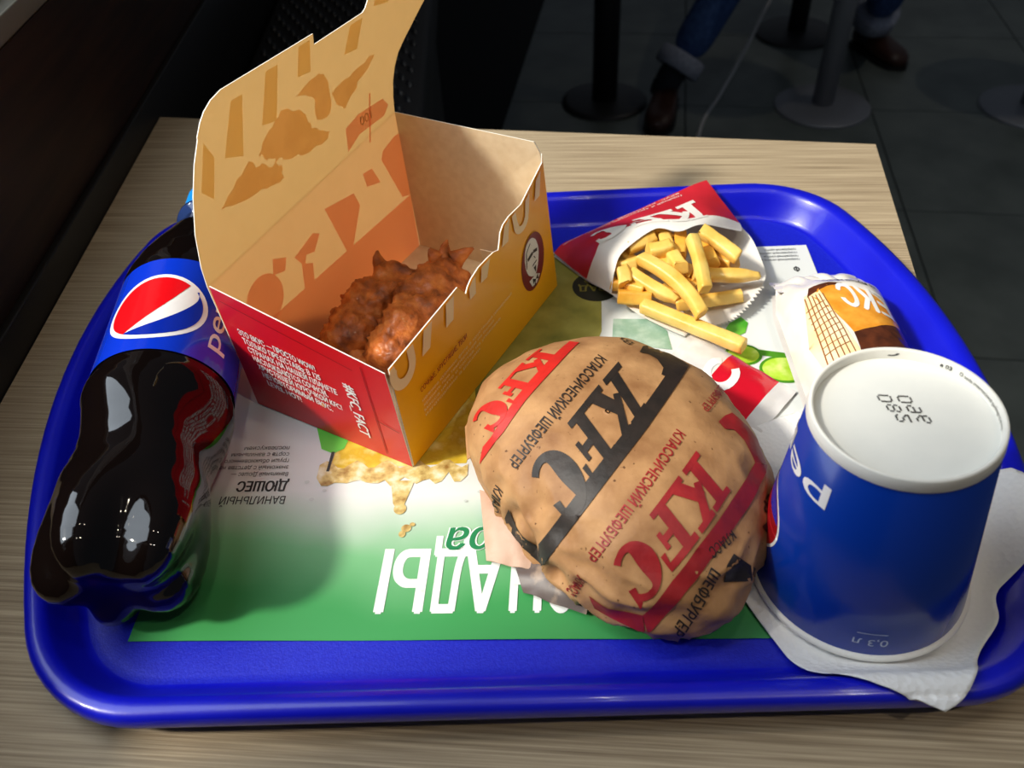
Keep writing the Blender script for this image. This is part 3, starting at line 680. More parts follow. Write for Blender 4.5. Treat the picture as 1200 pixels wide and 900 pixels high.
n2 = N.new('ShaderNodeTexNoise'); n2.inputs['Scale'].default_value = 420; n2.inputs['Detail'].default_value = 2; L.new(N['Texture Coordinate'].outputs['Object'], n2.inputs['Vector'])
rr = N.new('ShaderNodeValToRGB'); rr.color_ramp.elements[0].position = .70; rr.color_ramp.elements[1].position = .76; L.new(n2.outputs['Fac'], rr.inputs[0])
mxx = N.new('ShaderNodeMix'); mxx.data_type = 'RGBA'; L.new(rr.outputs[0], mxx.inputs['Factor'])
ramp0 = [n_ for n_ in N if n_.type == 'VALTORGB'][0]; L.new(ramp0.outputs[0], mxx.inputs['A']); mxx.inputs['B'].default_value = srgb(96, 60, 30)
L.new(mxx.outputs['Result'], N['Principled BSDF'].inputs['Base Color'])
vs, fs = grid(lambda u, v: Bu(max(v, .004) * cos(2 * pi * u), max(v, .004) * sin(2 * pi * u)), 180, 90, True)
vs.append(Bu(0, 0)); fs += [(len(vs) - 1, (i + 1) % 180, i)[::-1] for i in range(180)]; fs.append(tuple(range(89 * 180, 90 * 180))[::-1])
zm = [i for i in range(len(vs)) if vs[i].z < .55]
for i in zm: vs[i].z = .55
wr = sub(mesh_from('wrapper', vs, fs, M_kraft, bu), bu)
M_bblack = mat('wrapper_black_ink', srgb(44, 34, 28), .55, col2=srgb(30, 24, 20), nscale=90, bump=.3, bscale=220)
M_bred_shaded = mat('wrapper_shaded_red_ink', srgb(164, 30, 34), .55, col2=srgb(140, 22, 30), nscale=90, bump=.3, bscale=220)  # copy of the red ink, darkened for the burger's shaded lower right
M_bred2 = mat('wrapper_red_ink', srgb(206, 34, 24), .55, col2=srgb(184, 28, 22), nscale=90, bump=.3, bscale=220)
bo_ = lambda p: p - V((3.7, 22.2, 1.6))
# the printing lies in one plane and wraps down onto the paper
from mathutils.bvhtree import BVHTree
BV = BVHTree.FromPolygons([tuple(v) for v in vs], [f for f in fs if len(f) < 5])
aN = V((-.1081, -.6457, .7559)).normalized(); aX = V((.9941, -.0702, .0822)); aX = (aX - aN * aX.dot(aN)).normalized(); aY = aN.cross(aX)
def Bm(x, y):
    o_ = V((3.7, 22.2, 3.0)) + aX * x + aY * y
    h = BV.ray_cast(o_ + aN * 20, -aN)
    if h[0] is None: h = BV.find_nearest(o_)
    return h[0]
def bd2(name, art, mt, off=.035): return decal(name, art, Bm, mt, wr, bo_, off, .25, True)
def Q(art, *q): return xf(art, quad(*q))
bd2('black_logo', Q(kfc(), (.9, 4.15), (-3.35, -.7), (2.0, 2.15), (-1.5, -2.3)), M_bblack)
lo_ = [(-2.85, -4.0), (-2.0, -3.05), (-1.1, -2.0), (-.1, -.85), (.75, .1), (1.75, 1.2), (2.8, 2.45), (3.95, 3.85)]
bd2('black_band', [strip2([(x - .44, y + .40) for x, y in lo_], lo_),
                   poly((-2.75, -3.15), (-2.85, -4.0), (-3.25, -3.6), (-3.9, -2.9), (-4.42, -2.3), (-4.0, -1.65), (-3.85, -2.2), (-3.5, -2.75), (-3.1, -3.1), (-2.75, -3.2)),
                   poly((3.05, 3.15), (3.95, 3.85), (3.2, 4.55), (2.5, 5.0), (2.05, 4.9), (1.83, 4.55), (2.2, 4.45), (2.55, 4.15), (2.74, 3.72), (2.6, 3.4))], M_bblack, .04)
TT = lambda t_: text(t_, .03)
bd2('black_lettering', Q(TT('КЛАССИЧЕСКИЙ ШЕФБУРГЕР'), (.05, 4.55), (-3.86, .19), (.37, 4.25), (-3.52, -.08)), M_bblack)
for a_ in (Q(TT('ШЕФБУРГЕР'), (3.45, -3.95), (1.94, -6.2), (3.75, -4.2), (2.27, -6.55)), Q(TT('КЛАС'), (-4.5, -.65), (-4.95, -1.6), (-4.17, -.95), (-4.65, -1.9)), Q(TT('КЛАСС'), (4.36, -2.75), (3.4, -3.3), (4.54, -3.05), (3.55, -3.66)), Q(TT('ГЕР'), (6.5, -1.5), (5.72, -2.05), (6.7, -1.8), (5.98, -2.4)), Q(TT('ЕР'), (1.18, 5.5), (.98, 5.3), (1.62, 5.16), (1.42, 4.98))): bd2('black_side_lettering', a_, M_bblack)
bd2('dark_fold_print', [poly((4.04, -3.94), (4.35, -3.58), (5.39, -4.42), (5.04, -4.68), (3.9, -4.56))], M_bblack)
bd2('dark_corner_print', [poly((5.7, -2.81), (6.44, -2.45), (6.27, -2.85), (5.95, -3.15))], M_bblack)
bd2('shaded_red_logo', Q(kfc(), (3.5, .2), (-.38, -3.92), (4.75, -1.2), (.78, -5.35)), M_bred_shaded)
bd2('shaded_red_band', [strip2([(.95, -5.6), (2.1, -4.28), (3.0, -3.25), (3.85, -2.45), (4.7, -1.6), (5.85, -.45)], [(1.1, -6.35), (2.4, -4.85), (3.35, -3.8), (4.25, -2.95), (5.2, -2.05), (6.5, -.6)]),
                      poly((5.85, -.45), (6.45, -.55), (6.3, .3), (5.9, 1.0), (5.3, 1.6), (4.95, 1.5), (4.6, 1.25), (4.8, .95), (5.2, .9), (5.55, .45))], M_bred_shaded, .04)
bd2('shaded_red_edge_print', [poly((.95, -5.6), (1.0, -6.35), (.1, -5.95), (-.8, -5.5), (-.95, -4.95), (-.3, -5.35))], M_bred_shaded, .04)
bd2('shaded_red_lettering', Q(TT('КЛАССИЧЕСКИЙ ШЕФБУРГЕР'), (2.85, 1.07), (-.95, -3.36), (3.14, .82), (-.66, -3.6)), M_bred_shaded)
for a_ in (Q(TT('ШЕФБУРГЕР'), (5.15, 2.95), (3.95, 1.9), (5.38, 2.72), (4.2, 1.68)), Q(TT('КЛАСС'), (-1.32, -4.07), (-1.86, -4.85), (-1.07, -4.36), (-1.58, -5.03))): bd2('shaded_red_side_lettering', a_, M_bred_shaded)
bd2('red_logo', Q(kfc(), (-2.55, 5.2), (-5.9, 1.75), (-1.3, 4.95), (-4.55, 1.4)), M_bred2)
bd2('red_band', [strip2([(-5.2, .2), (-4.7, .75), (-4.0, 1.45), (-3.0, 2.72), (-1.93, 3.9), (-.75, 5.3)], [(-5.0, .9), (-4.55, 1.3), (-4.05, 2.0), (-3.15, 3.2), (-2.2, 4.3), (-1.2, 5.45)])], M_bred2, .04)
M_fold = mat('pale_wrapper_fold', srgb(206, 172, 150), .6, col2=srgb(186, 150, 126), nscale=60, bump=.4, bscale=150)
def sheet(name, corners, mt, parent, lift, seed, n=16, th=.04, amp=.18):
    c = [V(q) for q in corners]
    def f(u, v):
        p = c[0] * (1 - u) * (1 - v) + c[1] * u * (1 - v) + c[2] * u * v + c[3] * (1 - u) * v
        return p + V((0, 0, lift * sin(pi * u) * sin(pi * v) + amp * noise.noise(V((u * 3, v * 3, seed)))))
    vs, fs = grid(f, n, n); nb = len(vs); vs = [V((v.x, v.y, max(v.z, .56))) for v in vs]
    vs = vs + [v + V((0, 0, th)) for v in vs]; fs = [tuple(reversed(q)) for q in fs] + [tuple(i + nb for i in q) for q in fs]
    return mesh_from(name, vs, fs, mt, parent)
sheet('folded_paper', [(-1.75, 22.8, .8), (-1.55, 19.2, .65), (.3, 18.5, .8), (.9, 21.5, 1.5)], M_fold, bu, .35, 2)
sheet('folded_paper', [(-.5, 19.4, .65), (-.1, 17.6, .62), (2.3, 16.4, .7), (3.0, 18.5, 1.3)], mat('dark_printed_fold', srgb(96, 84, 80), .45, col2=srgb(150, 128, 110), nscale=90, lo=.5, hi=.6), bu, .3, 5)

sheet('wrapper_flap', [(-2.25, 25.1, 2.5), (-2.2, 23.5, 2.1), (-.75, 23.2, 3.2), (-1.0, 25.5, 4.0)], M_kraft, bu, .12, 4, 12, .04, .05)

# ================================================================== FRIES
FB = [[(3.02, 40.37, 0.8), (3.64, 40.99, 1.0), (4.69, 41.24, 1.3), (6.57, 41.88, 1.7), (9.02, 42.84, 2.1), (11.27, 43.83, 2.4), (12.84, 44.39, 2.6)], [(3.86, 38.98, 0.75), (4.49, 39.34, 1.6), (5.36, 39.69, 2.3), (7.3, 40.18, 2.7), (9.6, 40.67, 2.9), (11.8, 41.57, 2.8), (13.47, 42.52, 2.2)], [(4.71, 37.65, 0.75), (5.13, 37.75, 2.2), (5.85, 38.64, 2.8), (8.1, 39.26, 3.3), (10.21, 38.96, 3.5), (12.11, 39.54, 3.2), (14.0, 40.36, 2.0)], [(5.84, 35.56, 1.3), (5.98, 35.89, 2.5), (6.61, 36.89, 3.1), (8.54, 38.22, 3.5), (9.77, 37.53, 3.7), (11.24, 38.02, 3.7), (13.81, 39.29, 2.2)]]
BB = [[(3.01, 40.28, 0.62), (3.65, 41.09, 0.62), (5.91, 42.65, 0.62), (9.47, 43.2, 1.2), (12.9, 44.3, 2.4)], [(4.72, 37.66, 0.62), (5.98, 39.09, 0.62), (8.6, 39.65, 0.62), (11.43, 41.09, 0.62), (14.1, 40.6, 1.75)], [(5.84, 35.56, 1.2), (7.41, 36.89, 0.62), (9.7, 37.44, 0.62), (12.34, 38.27, 0.7), (14.59, 39.01, 1.5)], [(7.25, 33.91, 0.9), (8.24, 34.69, 0.65), (10.25, 35.27, 0.62), (12.51, 35.97, 0.9), (14.56, 36.43, 1.4)], [(9.17, 32.28, 0.75), (9.98, 32.87, 0.7), (11.51, 33.02, 0.8), (12.81, 33.81, 1.1), (14.15, 35.36, 1.3)]]
def patch(rows):
    def cr(p, t):
        n = len(p) - 1; x = max(0, min(.99999, t)) * n; i = int(x); f = x - i
        p0, p1, p2, p3 = [V(p[max(0, min(n, k))]) for k in (i - 1, i, i + 1, i + 2)]
        return .5 * (2 * p1 + (p2 - p0) * f + (2 * p0 - 5 * p1 + 4 * p2 - p3) * f * f + (3 * p1 - p0 - 3 * p2 + p3) * f ** 3)
    return lambda u, v: cr([cr(r_, u) for r_ in rows], v)
FBs, BBs = patch(FB), patch(BB)
def FBf(u, v):
    p = FBs(u, v) + V((0, 0, .06 * noise.noise(V((u * 6, v * 5, 1))))); p.z = max(p.z, (tray_z(p.x, p.y) or 0) + .14); return p
bag = thing('fries_bag', 'red and white paper bag full of fries lying on the tray', 'bag', (9, 39, .47))
M_bagred = mat('bag_red_paper', srgb(200, 36, 50), .5, .4, srgb(186, 30, 44), 50, bump=.2, bscale=120)
M_bagwhite = mat('bag_white_paper', srgb(238, 234, 228), .6, .3, srgb(228, 224, 218), 40, bump=.2, bscale=120)
nu, nv = 60, 36
vs, fs = grid(FBf, nu, nv); ix = []
for j in range(nv - 1):
    for i in range(nu - 1): ix.append(0 if (j + .5) / (nv - 1) < .655 else 1)
vs2 = [v - V((0, 0, .03)) for v in vs]; fs2 = [tuple(reversed([i + len(vs) for i in f])) for f in fs]
fp = sub(mesh_from('front_sheet', vs + vs2, fs + fs2, [M_bagred, M_bagwhite], bag, True, ix + [1] * len(fs2)), bag)
rb = random.Random(11)
teeth = [rb.uniform(-.02, .02) for _ in range(70)]
def BBf(u, v):
    p = BBs(u, v) + V((0, 0, .10 * noise.noise(V((u * 4, v * 4, 9)))))
    if v > .97: p = p + V((.12, -.12, 0)) * (1 if int(u * 60) % 2 else -.3)
    p.z = max(p.z, .56, (tray_z(p.x, p.y) or 0) + .08); return p
vs, fs = grid(BBf, 60, 34); vs2 = [v - V((0, 0, .03)) for v in vs]; fs2 = [tuple(reversed([i + len(vs) for i in f])) for f in fs]
mesh_from('back_sheet', vs + vs2, fs + fs2, M_bagwhite, bag)
fd = lambda name, art, mt, off=.03: decal(name, art, FBf, mt, fp, (0, -.3, 1), off, .04, True)
# letters upside down from here: they run towards the lower-left corner of the bag
fd('logo_lettering', xf(kfc(.1), lambda x, y: (.82 - .56 * x, .26 + .44 * y + .06 * sin(pi * x))), M_bagwhite)
ar = []
for k in range(2): ar += xf(text(('вкус, который хочется повторить', 'горячая и хрустящая картошка')[k]), lambda x, y: (.80 - (.66 - .2 * k) * x, .05 + .055 * k + .035 * y))
fd('small_print', ar, M_bagwhite)
FR = [((10.98, 37.77, 3.5), (12.68, 35.85, 2.9)), ((10.28, 36.89, 3.7), (10.31, 33.18, 3.0)), ((7.43, 36.58, 2.8), (10.0, 32.15, 2.2)), ((7.3, 34.04, 1.5), (11.82, 30.29, 1.5)), ((10.13, 35.4, 2.3), (13.8, 35.29, 2.0)), ((9.09, 34.07, 1.4), (12.78, 34.47, 1.4)), ((6.94, 37.49, 2.8), (8.53, 38.27, 2.9)), ((7.97, 36.87, 3.0), (9.15, 36.88, 3.2)), ((9.13, 38.35, 2.8), (9.49, 35.27, 2.9)), ((6.16, 36.7, 2.2), (7.33, 36.58, 2.5)), ((6.97, 36.11, 2.1), (9.17, 33.98, 1.7)), ((6.08, 34.96, 1.5), (7.85, 34.7, 1.4)), ((5.91, 36.06, 1.6), (7.53, 35.15, 1.7)), ((11.25, 37.94, 2.6), (11.37, 35.89, 2.6)), ((11.73, 37.58, 2.2), (12.68, 36.18, 2.2)), ((10.01, 38.32, 2.9), (9.61, 36.47, 2.7)), ((8.62, 39.17, 2.9), (9.37, 38.16, 2.6)), ((9.56, 35.48, 1.9), (10.37, 35.04, 1.7)), ((8.22, 36.62, 2.4), (10.18, 35.63, 2.2)), ((6.42, 36.32, 2.3), (6.5, 35.4, 1.9)), ((10.67, 37.17, 1.8), (12.14, 36.21, 1.6)), ((6.65, 37.93, 2.2), (7.61, 36.6, 2.0)), ((8.59, 35.93, 1.0), (10.83, 34.48, 1.0)), ((8.17, 39.34, 2.2), (9.45, 39.88, 2.2))]
FL = ['thick french fry leaning on the upper right lip of the bag', 'french fry standing out in the middle of the bag mouth', 'long curved french fry slanting across the middle of the bag mouth', 'long pale french fry that has slid out onto the placemat', 'french fry with pointed end sticking out to the right over white paper', 'blunt french fry lying low along the white paper toward the right', 'stubby french fry at the upper left corner of the bag mouth', 'tiny square-ended french fry stub on top of the pile', 'short french fry pointing down beside the standing one', 'broken bent french fry end at the left lip of the bag', 'french fry lying beneath the long curved one', 'french fry at the lower left edge of the bag mouth', 'french fry end in the shade at the left lip', 'short french fry tucked under the upper right fry', 'shaded french fry behind the upper right fry', 'french fry hidden behind the standing one', 'french fry deep under the upper lip of the bag', 'french fry bit showing under the standing fry', 'french fry lying flat behind the long curved one', 'small broken french fry chip at the left lip', 'french fry low between the standing fry and the right lip', 'french fry behind the broken bent end', 'french fry at the bottom of the bag under the others', 'french fry deepest in the bag by the upper lip']
M_fry = mat('fried_potato', srgb(236, 184, 78), .42, .5, srgb(248, 214, 120), 70, bump=.35, bscale=260, coat=.15, lo=.35, hi=.7)
M_fry_shaded = mat('shaded_fried_potato', srgb(224, 158, 46), .42, .5, srgb(240, 190, 84), 70, bump=.35, bscale=260, coat=.15)  # darker fry copy: shade put into the colour of low, hidden fries
def fry(a, b, k):
    a, b = V(a), V(b); d = (b - a).normalized(); ln = (b - a).length; rn = random.Random(k * 5 + 1)
    side = d.cross(V((0, 0, 1))).normalized(); up = side.cross(d)
    ro = rn.uniform(-.5, .5); rk, rk2 = rn.uniform(-1, 1), rn.uniform(-1, 1); s_, u_ = side * cos(ro) + up * sin(ro), up * cos(ro) - side * sin(ro)
    bend = rn.uniform(-.15, .15) + (.55 if k == 2 else 0); h0 = .385 + rn.uniform(-.05, .04); vs = []; fs = []; ts = [0, .0, .03] + [.1 * q for q in range(1, 10)] + [.97, 1, 1]; n = len(ts)
    for i in range(n):
        t = ts[i]; p = a + d * ln * t + side * bend * (1 - (2 * t - 1) ** 2) * (-1 if k == 2 else 1)
        hh = h0 * (1 + .10 * noise.noise(V((t * 4, k, 0)))) * (.86 if i in (0, n - 1) else 1) * ((1 - .45 * smoothstep(.72, 1, t)) if k in (4, 10) else 1)
        e_ = .38
        for j in range(12):
            th = 2 * pi * j / 12 + pi / 4; c, s = cos(th), sin(th)
            x = math.copysign(abs(c) ** e_, c); y = math.copysign(abs(s) ** e_, s)
            vs.append(p + s_ * hh * x * .95 + u_ * hh * y * .95 + d * (.16 * (.6 * x * rk + .6 * y * rk2) if i in (0, 1, n - 2, n - 1) else 0))
    for i in range(n - 1):
        for j in range(12):
            q = i * 12 + j; w_ = i * 12 + (j + 1) % 12; fs.append((q, w_, w_ + 12, q + 12))
    fs.append(tuple(range(12))[::-1]); fs.append(tuple(range((n - 1) * 12, n * 12)))
    o = mesh_from('french_fry', vs, fs, M_fry if k not in (11, 12, 13, 14, 15, 17, 20, 22, 23) else M_fry_shaded, None, True, origin=(a + b) / 2)
    tag(o, FL[k], 'french fry', 'french fries in the paper bag')
for k, (a, b) in enumerate(FR): fry(a, b, k)

# ================================================================== SAUCE PACKET
pk = thing('sauce_packet', 'small white and red sauce packet partly under the burger', 'packet', (10.8, 29, .5))
pc = [V((8.1, 30.7, .62)), V((9.75, 32.65, .62)), V((13.9, 27.75, .62)), V((11.3, 25.0, .62))]
def PK(u, v):                              # u across, v along
    p = pc[0] * (1 - u) * (1 - v) + pc[1] * u * (1 - v) + pc[2] * u * v + pc[3] * (1 - u) * v
    return p + V((0, 0, .38 * (sin(pi * u) ** .7) * (max(0, sin(pi * min(1, max(0, (v - .08) / .84)))) ** .6) + .06 * noise.noise(V((u * 5, v * 8, 3)))))
M_pw = mat('packet_white_film', srgb(228, 226, 224), .25, .6, srgb(210, 208, 208), 60, coat=.4)
M_pr = mat('packet_red_film', srgb(206, 16, 40), .25, .6, coat=.4)
vs, fs = grid(PK, 24, 40); ix = [1 if 16 <= k // 23 < 33 else 0 for k in range(len(fs))]
vs2 = [V((v.x, v.y, .55)) for v in vs]; fs2 = [tuple(reversed([i + len(vs) for i in f])) for f in fs]
po = mesh_from('sachet', vs + vs2, fs + fs2, [M_pw, M_pr], pk, True, ix + ix)
decal('packet_lettering', [arc(.42, .46, .20, .36, radians(35), radians(325), 18, 1, .42)], PK, M_whitegloss, pk, UP, .03, .1)

# ================================================================== WRAPPED CAKE
ck = thing('wrapped_cake', 'small cake in white printed wrapper behind the blue cup', 'cake', (16.9, 30.3, .47))
def ckz(x, y):
    X = (x - 16.8 - .05 * (y - 30)) / 2.68; Y = (y - 30.0) / 5.4
    a = max(0, 1 - abs(X) ** 2.8) ** (1 / 2.8); b = max(0, 1 - abs(Y) ** 4) ** .25
    cr = smoothstep(32.2, 34.5, y)
    z = .56 + 3.0 * a * b * (1 - .35 * cr)
    return z + (.06 + .32 * cr) * (abs(noise.noise(V((x * .9, y * .5, 2)))) - .25) * a * b * 2
def CK(u, v):
    y = 24.65 + 10.7 * v; wd = 2.67
    X = -cos(pi * u); x = 16.8 + .05 * (y - 30) + wd * X * (1 - .12 * smoothstep(33, 35.4, y))
    return V((x, y, max(.56, ckz(x, y))))
M_cw = mat('cake_wrapper_film', srgb(236, 232, 226), .3, .5, srgb(224, 218, 212), 50, bump=.3, bscale=90, coat=.3)
vs, fs = grid(CK, 48, 70); vs2 = [V((v.x, v.y, .52)) for v in vs]; fs2 = [tuple(reversed([i + len(vs) for i in f])) for f in fs]
mesh_from('wrapper', vs + vs2, fs + fs2, M_cw, ck)
sheet('crimped_end', [(14.4, 33.6, 2.1), (18.7, 33.7, 2.3), (19.0, 35.7, 1.3), (14.6, 35.7, 1.1)], M_cw, ck, .45, 8, 24, .03, .35)
CKm = lambda x, y: V((x, y, ckz(x, y)))
cd = lambda name, art, mt, off=.03: [decal(name, a, CKm, mt, ck, UP, off, .3, True) for a in ([[b] for b in art] if name == 'crust_picture' else [art])]
M_sponge = mat('golden_sponge_print', srgb(222, 140, 36), .35, .5, srgb(240, 172, 66), 120, coat=.3)
M_choc = mat('brown_crust_print', srgb(96, 48, 26), .35, .5, srgb(70, 34, 20), 200, coat=.3)
M_cream = mat('cream_case_print', srgb(246, 214, 150), .35, .5, srgb(240, 226, 190), 60, coat=.3)
cd('sponge_picture', [poly((15.2, 31.9), (16.2, 32.3), (17.6, 31.9), (18.9, 30.7), (18.95, 29.2), (17.6, 28.9), (16.3, 28.6), (15.9, 30.2))], M_sponge)
cd('crust_picture', [poly((16.3, 28.6), (17.6, 28.9), (18.95, 29.2), (18.9, 27.6), (17.5, 27.0), (16.2, 27.2)), poly((15.1, 31.7), (15.35, 32.35), (16.4, 32.55), (17.0, 32.3), (16.2, 32.2), (15.5, 31.9))], M_choc, .035)
cd('case_picture', [poly((15.0, 31.9), (15.75, 32.0), (15.95, 29.6), (16.2, 27.4), (15.4, 25.6), (14.6, 25.8), (14.4, 28.6))], M_cream, .032)
cd('case_stripe', [line2((15.05 + .16 * k - .05, 31.7), (14.65 + .26 * k, 26.2 + .2 * k), .05) for k in range(6)] + [line2((14.75 + .01 * k, 27.6 + .45 * k), (15.95 - .03 * k, 28.0 + .45 * k), .04) for k in range(8)], mat('brown_stripe_ink', srgb(150, 96, 56), .35, coat=.3), .045)
cd('name_lettering', xf(text('КЕКС', .06), lambda x, y: (19.55 - 3.05 * x, 32.35 - .42 * (19.55 - 3.05 * x - 16.6) - 1.7 * y)), M_whitegloss, .05)
cd('flavour_lettering', xf(text('ВАНИЛЬНЫЙ', .02), lambda x, y: (15.0 + 1.6 * x, 25.7 + .7 * x + .55 * y)) , mat('navy_ink', srgb(40, 50, 90), .35), .05)
cd('small_print', xf(text('со вкусом ванили', .01), lambda x, y: (18.6 - 2.4 * x, 33.0 - .35 * (18.6 - 2.4 * x - 16.2) - .22 * y)), M_darktext, .05)

# ================================================================== NAPKINS
M_nap = mat('white_napkin_paper', srgb(232, 232, 232), .8, .2)
nt = M_nap.node_tree; N = nt.nodes; L = nt.links; tc = N['Texture Coordinate']
vo = N.new('ShaderNodeTexVoronoi'); vo.inputs['Scale'].default_value = 420; L.new(tc.outputs['Object'], vo.inputs['Vector'])
bp = N.new('ShaderNodeBump'); bp.inputs['Strength'].default_value = .6; bp.inputs['Distance'].default_value = .0006; L.new(vo.outputs['Distance'], bp.inputs['Height']); L.new(bp.outputs[0], N['Principled BSDF'].inputs['Normal'])
def coons(s0, s1, s2, s3):
    """Boundary polylines: s0 bottom (u), s1 right (v), s2 top (u), s3 left (v)."""
    def pl(s): 
        sp = smooth_path([V((*q, 0)) for q in s], 10)
        
        def at(t):
            x = t * (len(sp) - 1); i = min(int(x), len(sp) - 2); return sp[i].lerp(sp[i + 1], x - i)
        return at
    b, r_, t_, l_ = pl(s0), pl(s1), pl(s2), pl(s3)
    def f(u, v):
        return b(u) * (1 - v) + t_(u) * v + l_(v) * (1 - u) + r_(v) * u - (b(0) * (1 - u) * (1 - v) + b(1) * u * (1 - v) + t_(0) * (1 - u) * v + t_(1) * u * v)
    return f
def tz(x, y):
    z = tray_z(x, y)
    if z is None: z = 1.95 - .45 * max(0, -tray_inset(x, y))
    return z
def drape(x, y, lift):
    n_ = 0; t = 0
    for dx in (-.8, -.4, 0, .4, .8):
        for dy in (-.8, -.4, 0, .4, .8):
            w_ = 1.3 - hypot(dx, dy)
            if w_ > 0: n_ += w_; t += w_ * max(.45, tz(x + dx, y + dy))
    return max(t / n_ + .05, tz(x, y) + .15, .52) + lift
def napkin(name, label, sides, lift, seed, curl=0):
    f = coons(*sides)
    def g(u, v):
        p = f(u, v); ins = tray_inset(p.x, p.y); dc = hypot(p.x - 13.2, p.y - 17.7)
        z = drape(p.x, p.y, lift) + .12 * abs(noise.noise(V((p.x * .45, p.y * .45, seed)))) * smoothstep(4.2, 6.5, dc) + .04
        if curl: z += curl * smoothstep(14.8, 11.5, p.y)
        return V((p.x, p.y, z))
    vs, fs = grid(g, 64, 64); nb = len(vs); vs = vs + [v + V((0, 0, .05)) for v in vs]; fs = [tuple(reversed(q)) for q in fs] + [tuple(i + nb for i in q) for q in fs]
    for k in range(63):                    # close the paper's edge
        for a, b in ((k, k + 1), (63 * 64 + k + 1, 63 * 64 + k)): fs.append((a, b, b + nb, a + nb))
        for a, b in (((k + 1) * 64, k * 64), (k * 64 + 63, (k + 1) * 64 + 63)): fs.append((a, b, b + nb, a + nb))
    o = mesh_from('paper_napkin', vs, fs, M_nap, None, True, origin=(13, 18, .5))
    tag(o, label, 'napkin')
napkin('a', 'white embossed paper napkin under the blue cup, one corner over the tray rim', ([(8.3, 17.4), (9.1, 15.2), (10.1, 13.2), (11.6, 12.3), (13.75, 11.2)], [(13.75, 11.2), (14.68, 11.73), (16.3, 13.6), (17.6, 14.84), (18.1, 15.98), (19.0, 16.6), (22.6, 18.6)], [(10.9, 25.6), (13.2, 27.4), (15.3, 28.9), (19, 26.5), (22.9, 23.2)], [(8.3, 17.4), (9.6, 21.5), (10.9, 25.6)]), 0, 1)

# ================================================================== CUP
cT = radians(-3.77); cax = V((sin(cT), 0, cos(cT))); cu = V((0, 1, 0)).cross(cax).normalized(); cw = cax.cross(cu)
CB = V((13.21, 17.64, .92))
cup = thing('paper_cup', 'blue paper cup standing upside down on the white napkins', 'cup', CB)
def cr_(h): return 4.0 + (2.94 - 4.0) * h / 9.15
def Cp(h, th): return CB + cax * h + (cu * cos(th) + cw * sin(th)) * cr_(h)
def lathe2(prof, n=96):
    vs = [CB + cax * h + (cu * cos(2 * pi * i / n) + cw * sin(2 * pi * i / n)) * r_ for h, r_ in prof for i in range(n)]; fs = []
    for j in range(len(prof) - 1):
        for i in range(n): a = j * n + i; b = j * n + (i + 1) % n; fs.append((a, b, b + n, a + n))
    return vs, fs
M_cupblue = mat('blue_cup_print', srgb(4, 50, 150), .24, .5, coat=.2)
M_cupwhite = mat('white_cup_paper', srgb(236, 234, 226), .6)
vs, fs = lathe2([(.1, 3.98), (.3, cr_(.3)), (8.7, cr_(8.7)), (8.72, cr_(8.72) - .05)]); mesh_from('body', vs, fs, M_cupblue, cup)
vs, fs = lathe2([(.02, 3.85), (0, 4.0), (.05, 4.1), (.16, 4.13), (.28, 4.1), (.32, 4.0), (.3, 3.9), (.12, 3.8), (.02, 3.85)]); mesh_from('rolled_rim', vs, fs, M_cupwhite, cup)
vs, fs = lathe2([(8.66, cr_(8.66) + .01), (8.7, cr_(8.7) + .035), (9.1, cr_(9.1) + .03), (9.16, cr_(9.1) - .0), (9.16, cr_(9.1) - .07), (9.1, cr_(9.1) - .12), (8.74, cr_(9.1) - .13)]); bs = mesh_from('base_ring', vs, fs, M_cupwhite, cup)
vs, fs = lathe2([(8.74, cr_(9.1) - .1), (8.73, 2.6), (8.75, 1.5), (8.75, .02)]); fs.append(tuple(range(3 * 96, 4 * 96))); mesh_from('base_disc', vs, fs, mat('white_base_paper', srgb(236, 236, 230), .65, col2=srgb(228, 229, 224), nscale=40), cup)
cout = lambda p: p - (CB + cax * (p - CB).dot(cax))
cm = lambda name, art, mt, off=.015: decal(name, art, lambda x, y: Cp(y, x), mt, cup, cout, off, .1, True)
cm('name_lettering', xf(text('pepsi', -.015), lambda x, y: (-2.58 - 1.75 * x, 7.2 - 1.0 * y)), M_whitegloss)
GX = -3.46
cm('emblem_ring', [ellipse(GX, 3.2, .46, 1.5, 36)], M_whitegloss, .012)
cm('emblem_red', [ellipse(GX, 3.2, .425, 1.38, 36)], mat('cup_red_ink', srgb(150, 14, 24), .3), .02)
cm('emblem_blue', [poly(*[(GX + .41 * cos(t), 3.2 + 1.34 * sin(t)) for t in [radians(20 + 140 * i / 14) for i in range(15)]])], M_lblue, .026)
cm('volume_mark', xf(text('0,3 л', .0), lambda x, y: (-1.66 - .31 * x, 1.22 - .36 * y)) + [poly((-1.68, 1.52), (-1.95, 1.52), (-1.95, 1.56), (-1.68, 1.56))], mat('pale_blue_ink', srgb(186, 196, 220), .3))
DIG = {'0': '01110 10001 10001 10001 10001 10001 01110', '2': '01110 10001 00001 00110 01000 10000 11111', '8': '01110 10001 10001 01110 10001 10001 01110', '1': '00100 01100 00100 00100 00100 00100 01110', '9': '01110 10001 10001 01111 00001 00001 01110', '5': '11111 10000 11110 00001 00001 10001 01110', '6': '00110 01000 10000 11110 10001 10001 01110', '3': '11110 00001 00001 01110 00001 00001 11110'}
def topf(x, y): return CB + cax * 8.75 + cu * x + cw * y
dots = []
for col, s in enumerate(('082', '096')):
    for row, ch in enumerate(s):
        for r_, line in enumerate(DIG[ch].split()):
            for c_, bit in enumerate(line):
                if bit == '1':
                    gx, gy = (c_ + .5) / 5 * .42, (r_ + .5) / 7 * .50
                    # the stamp is turned a quarter: rows run down the disc
                    x = -.50 + .60 * col + .50 * (gy / .50) * .88; y = 1.02 - .47 * row - .36 * (gx / .42) - .26 * x * .9
                    dots.append(ellipse(x + .12 * row, y, .035, .040, 6))
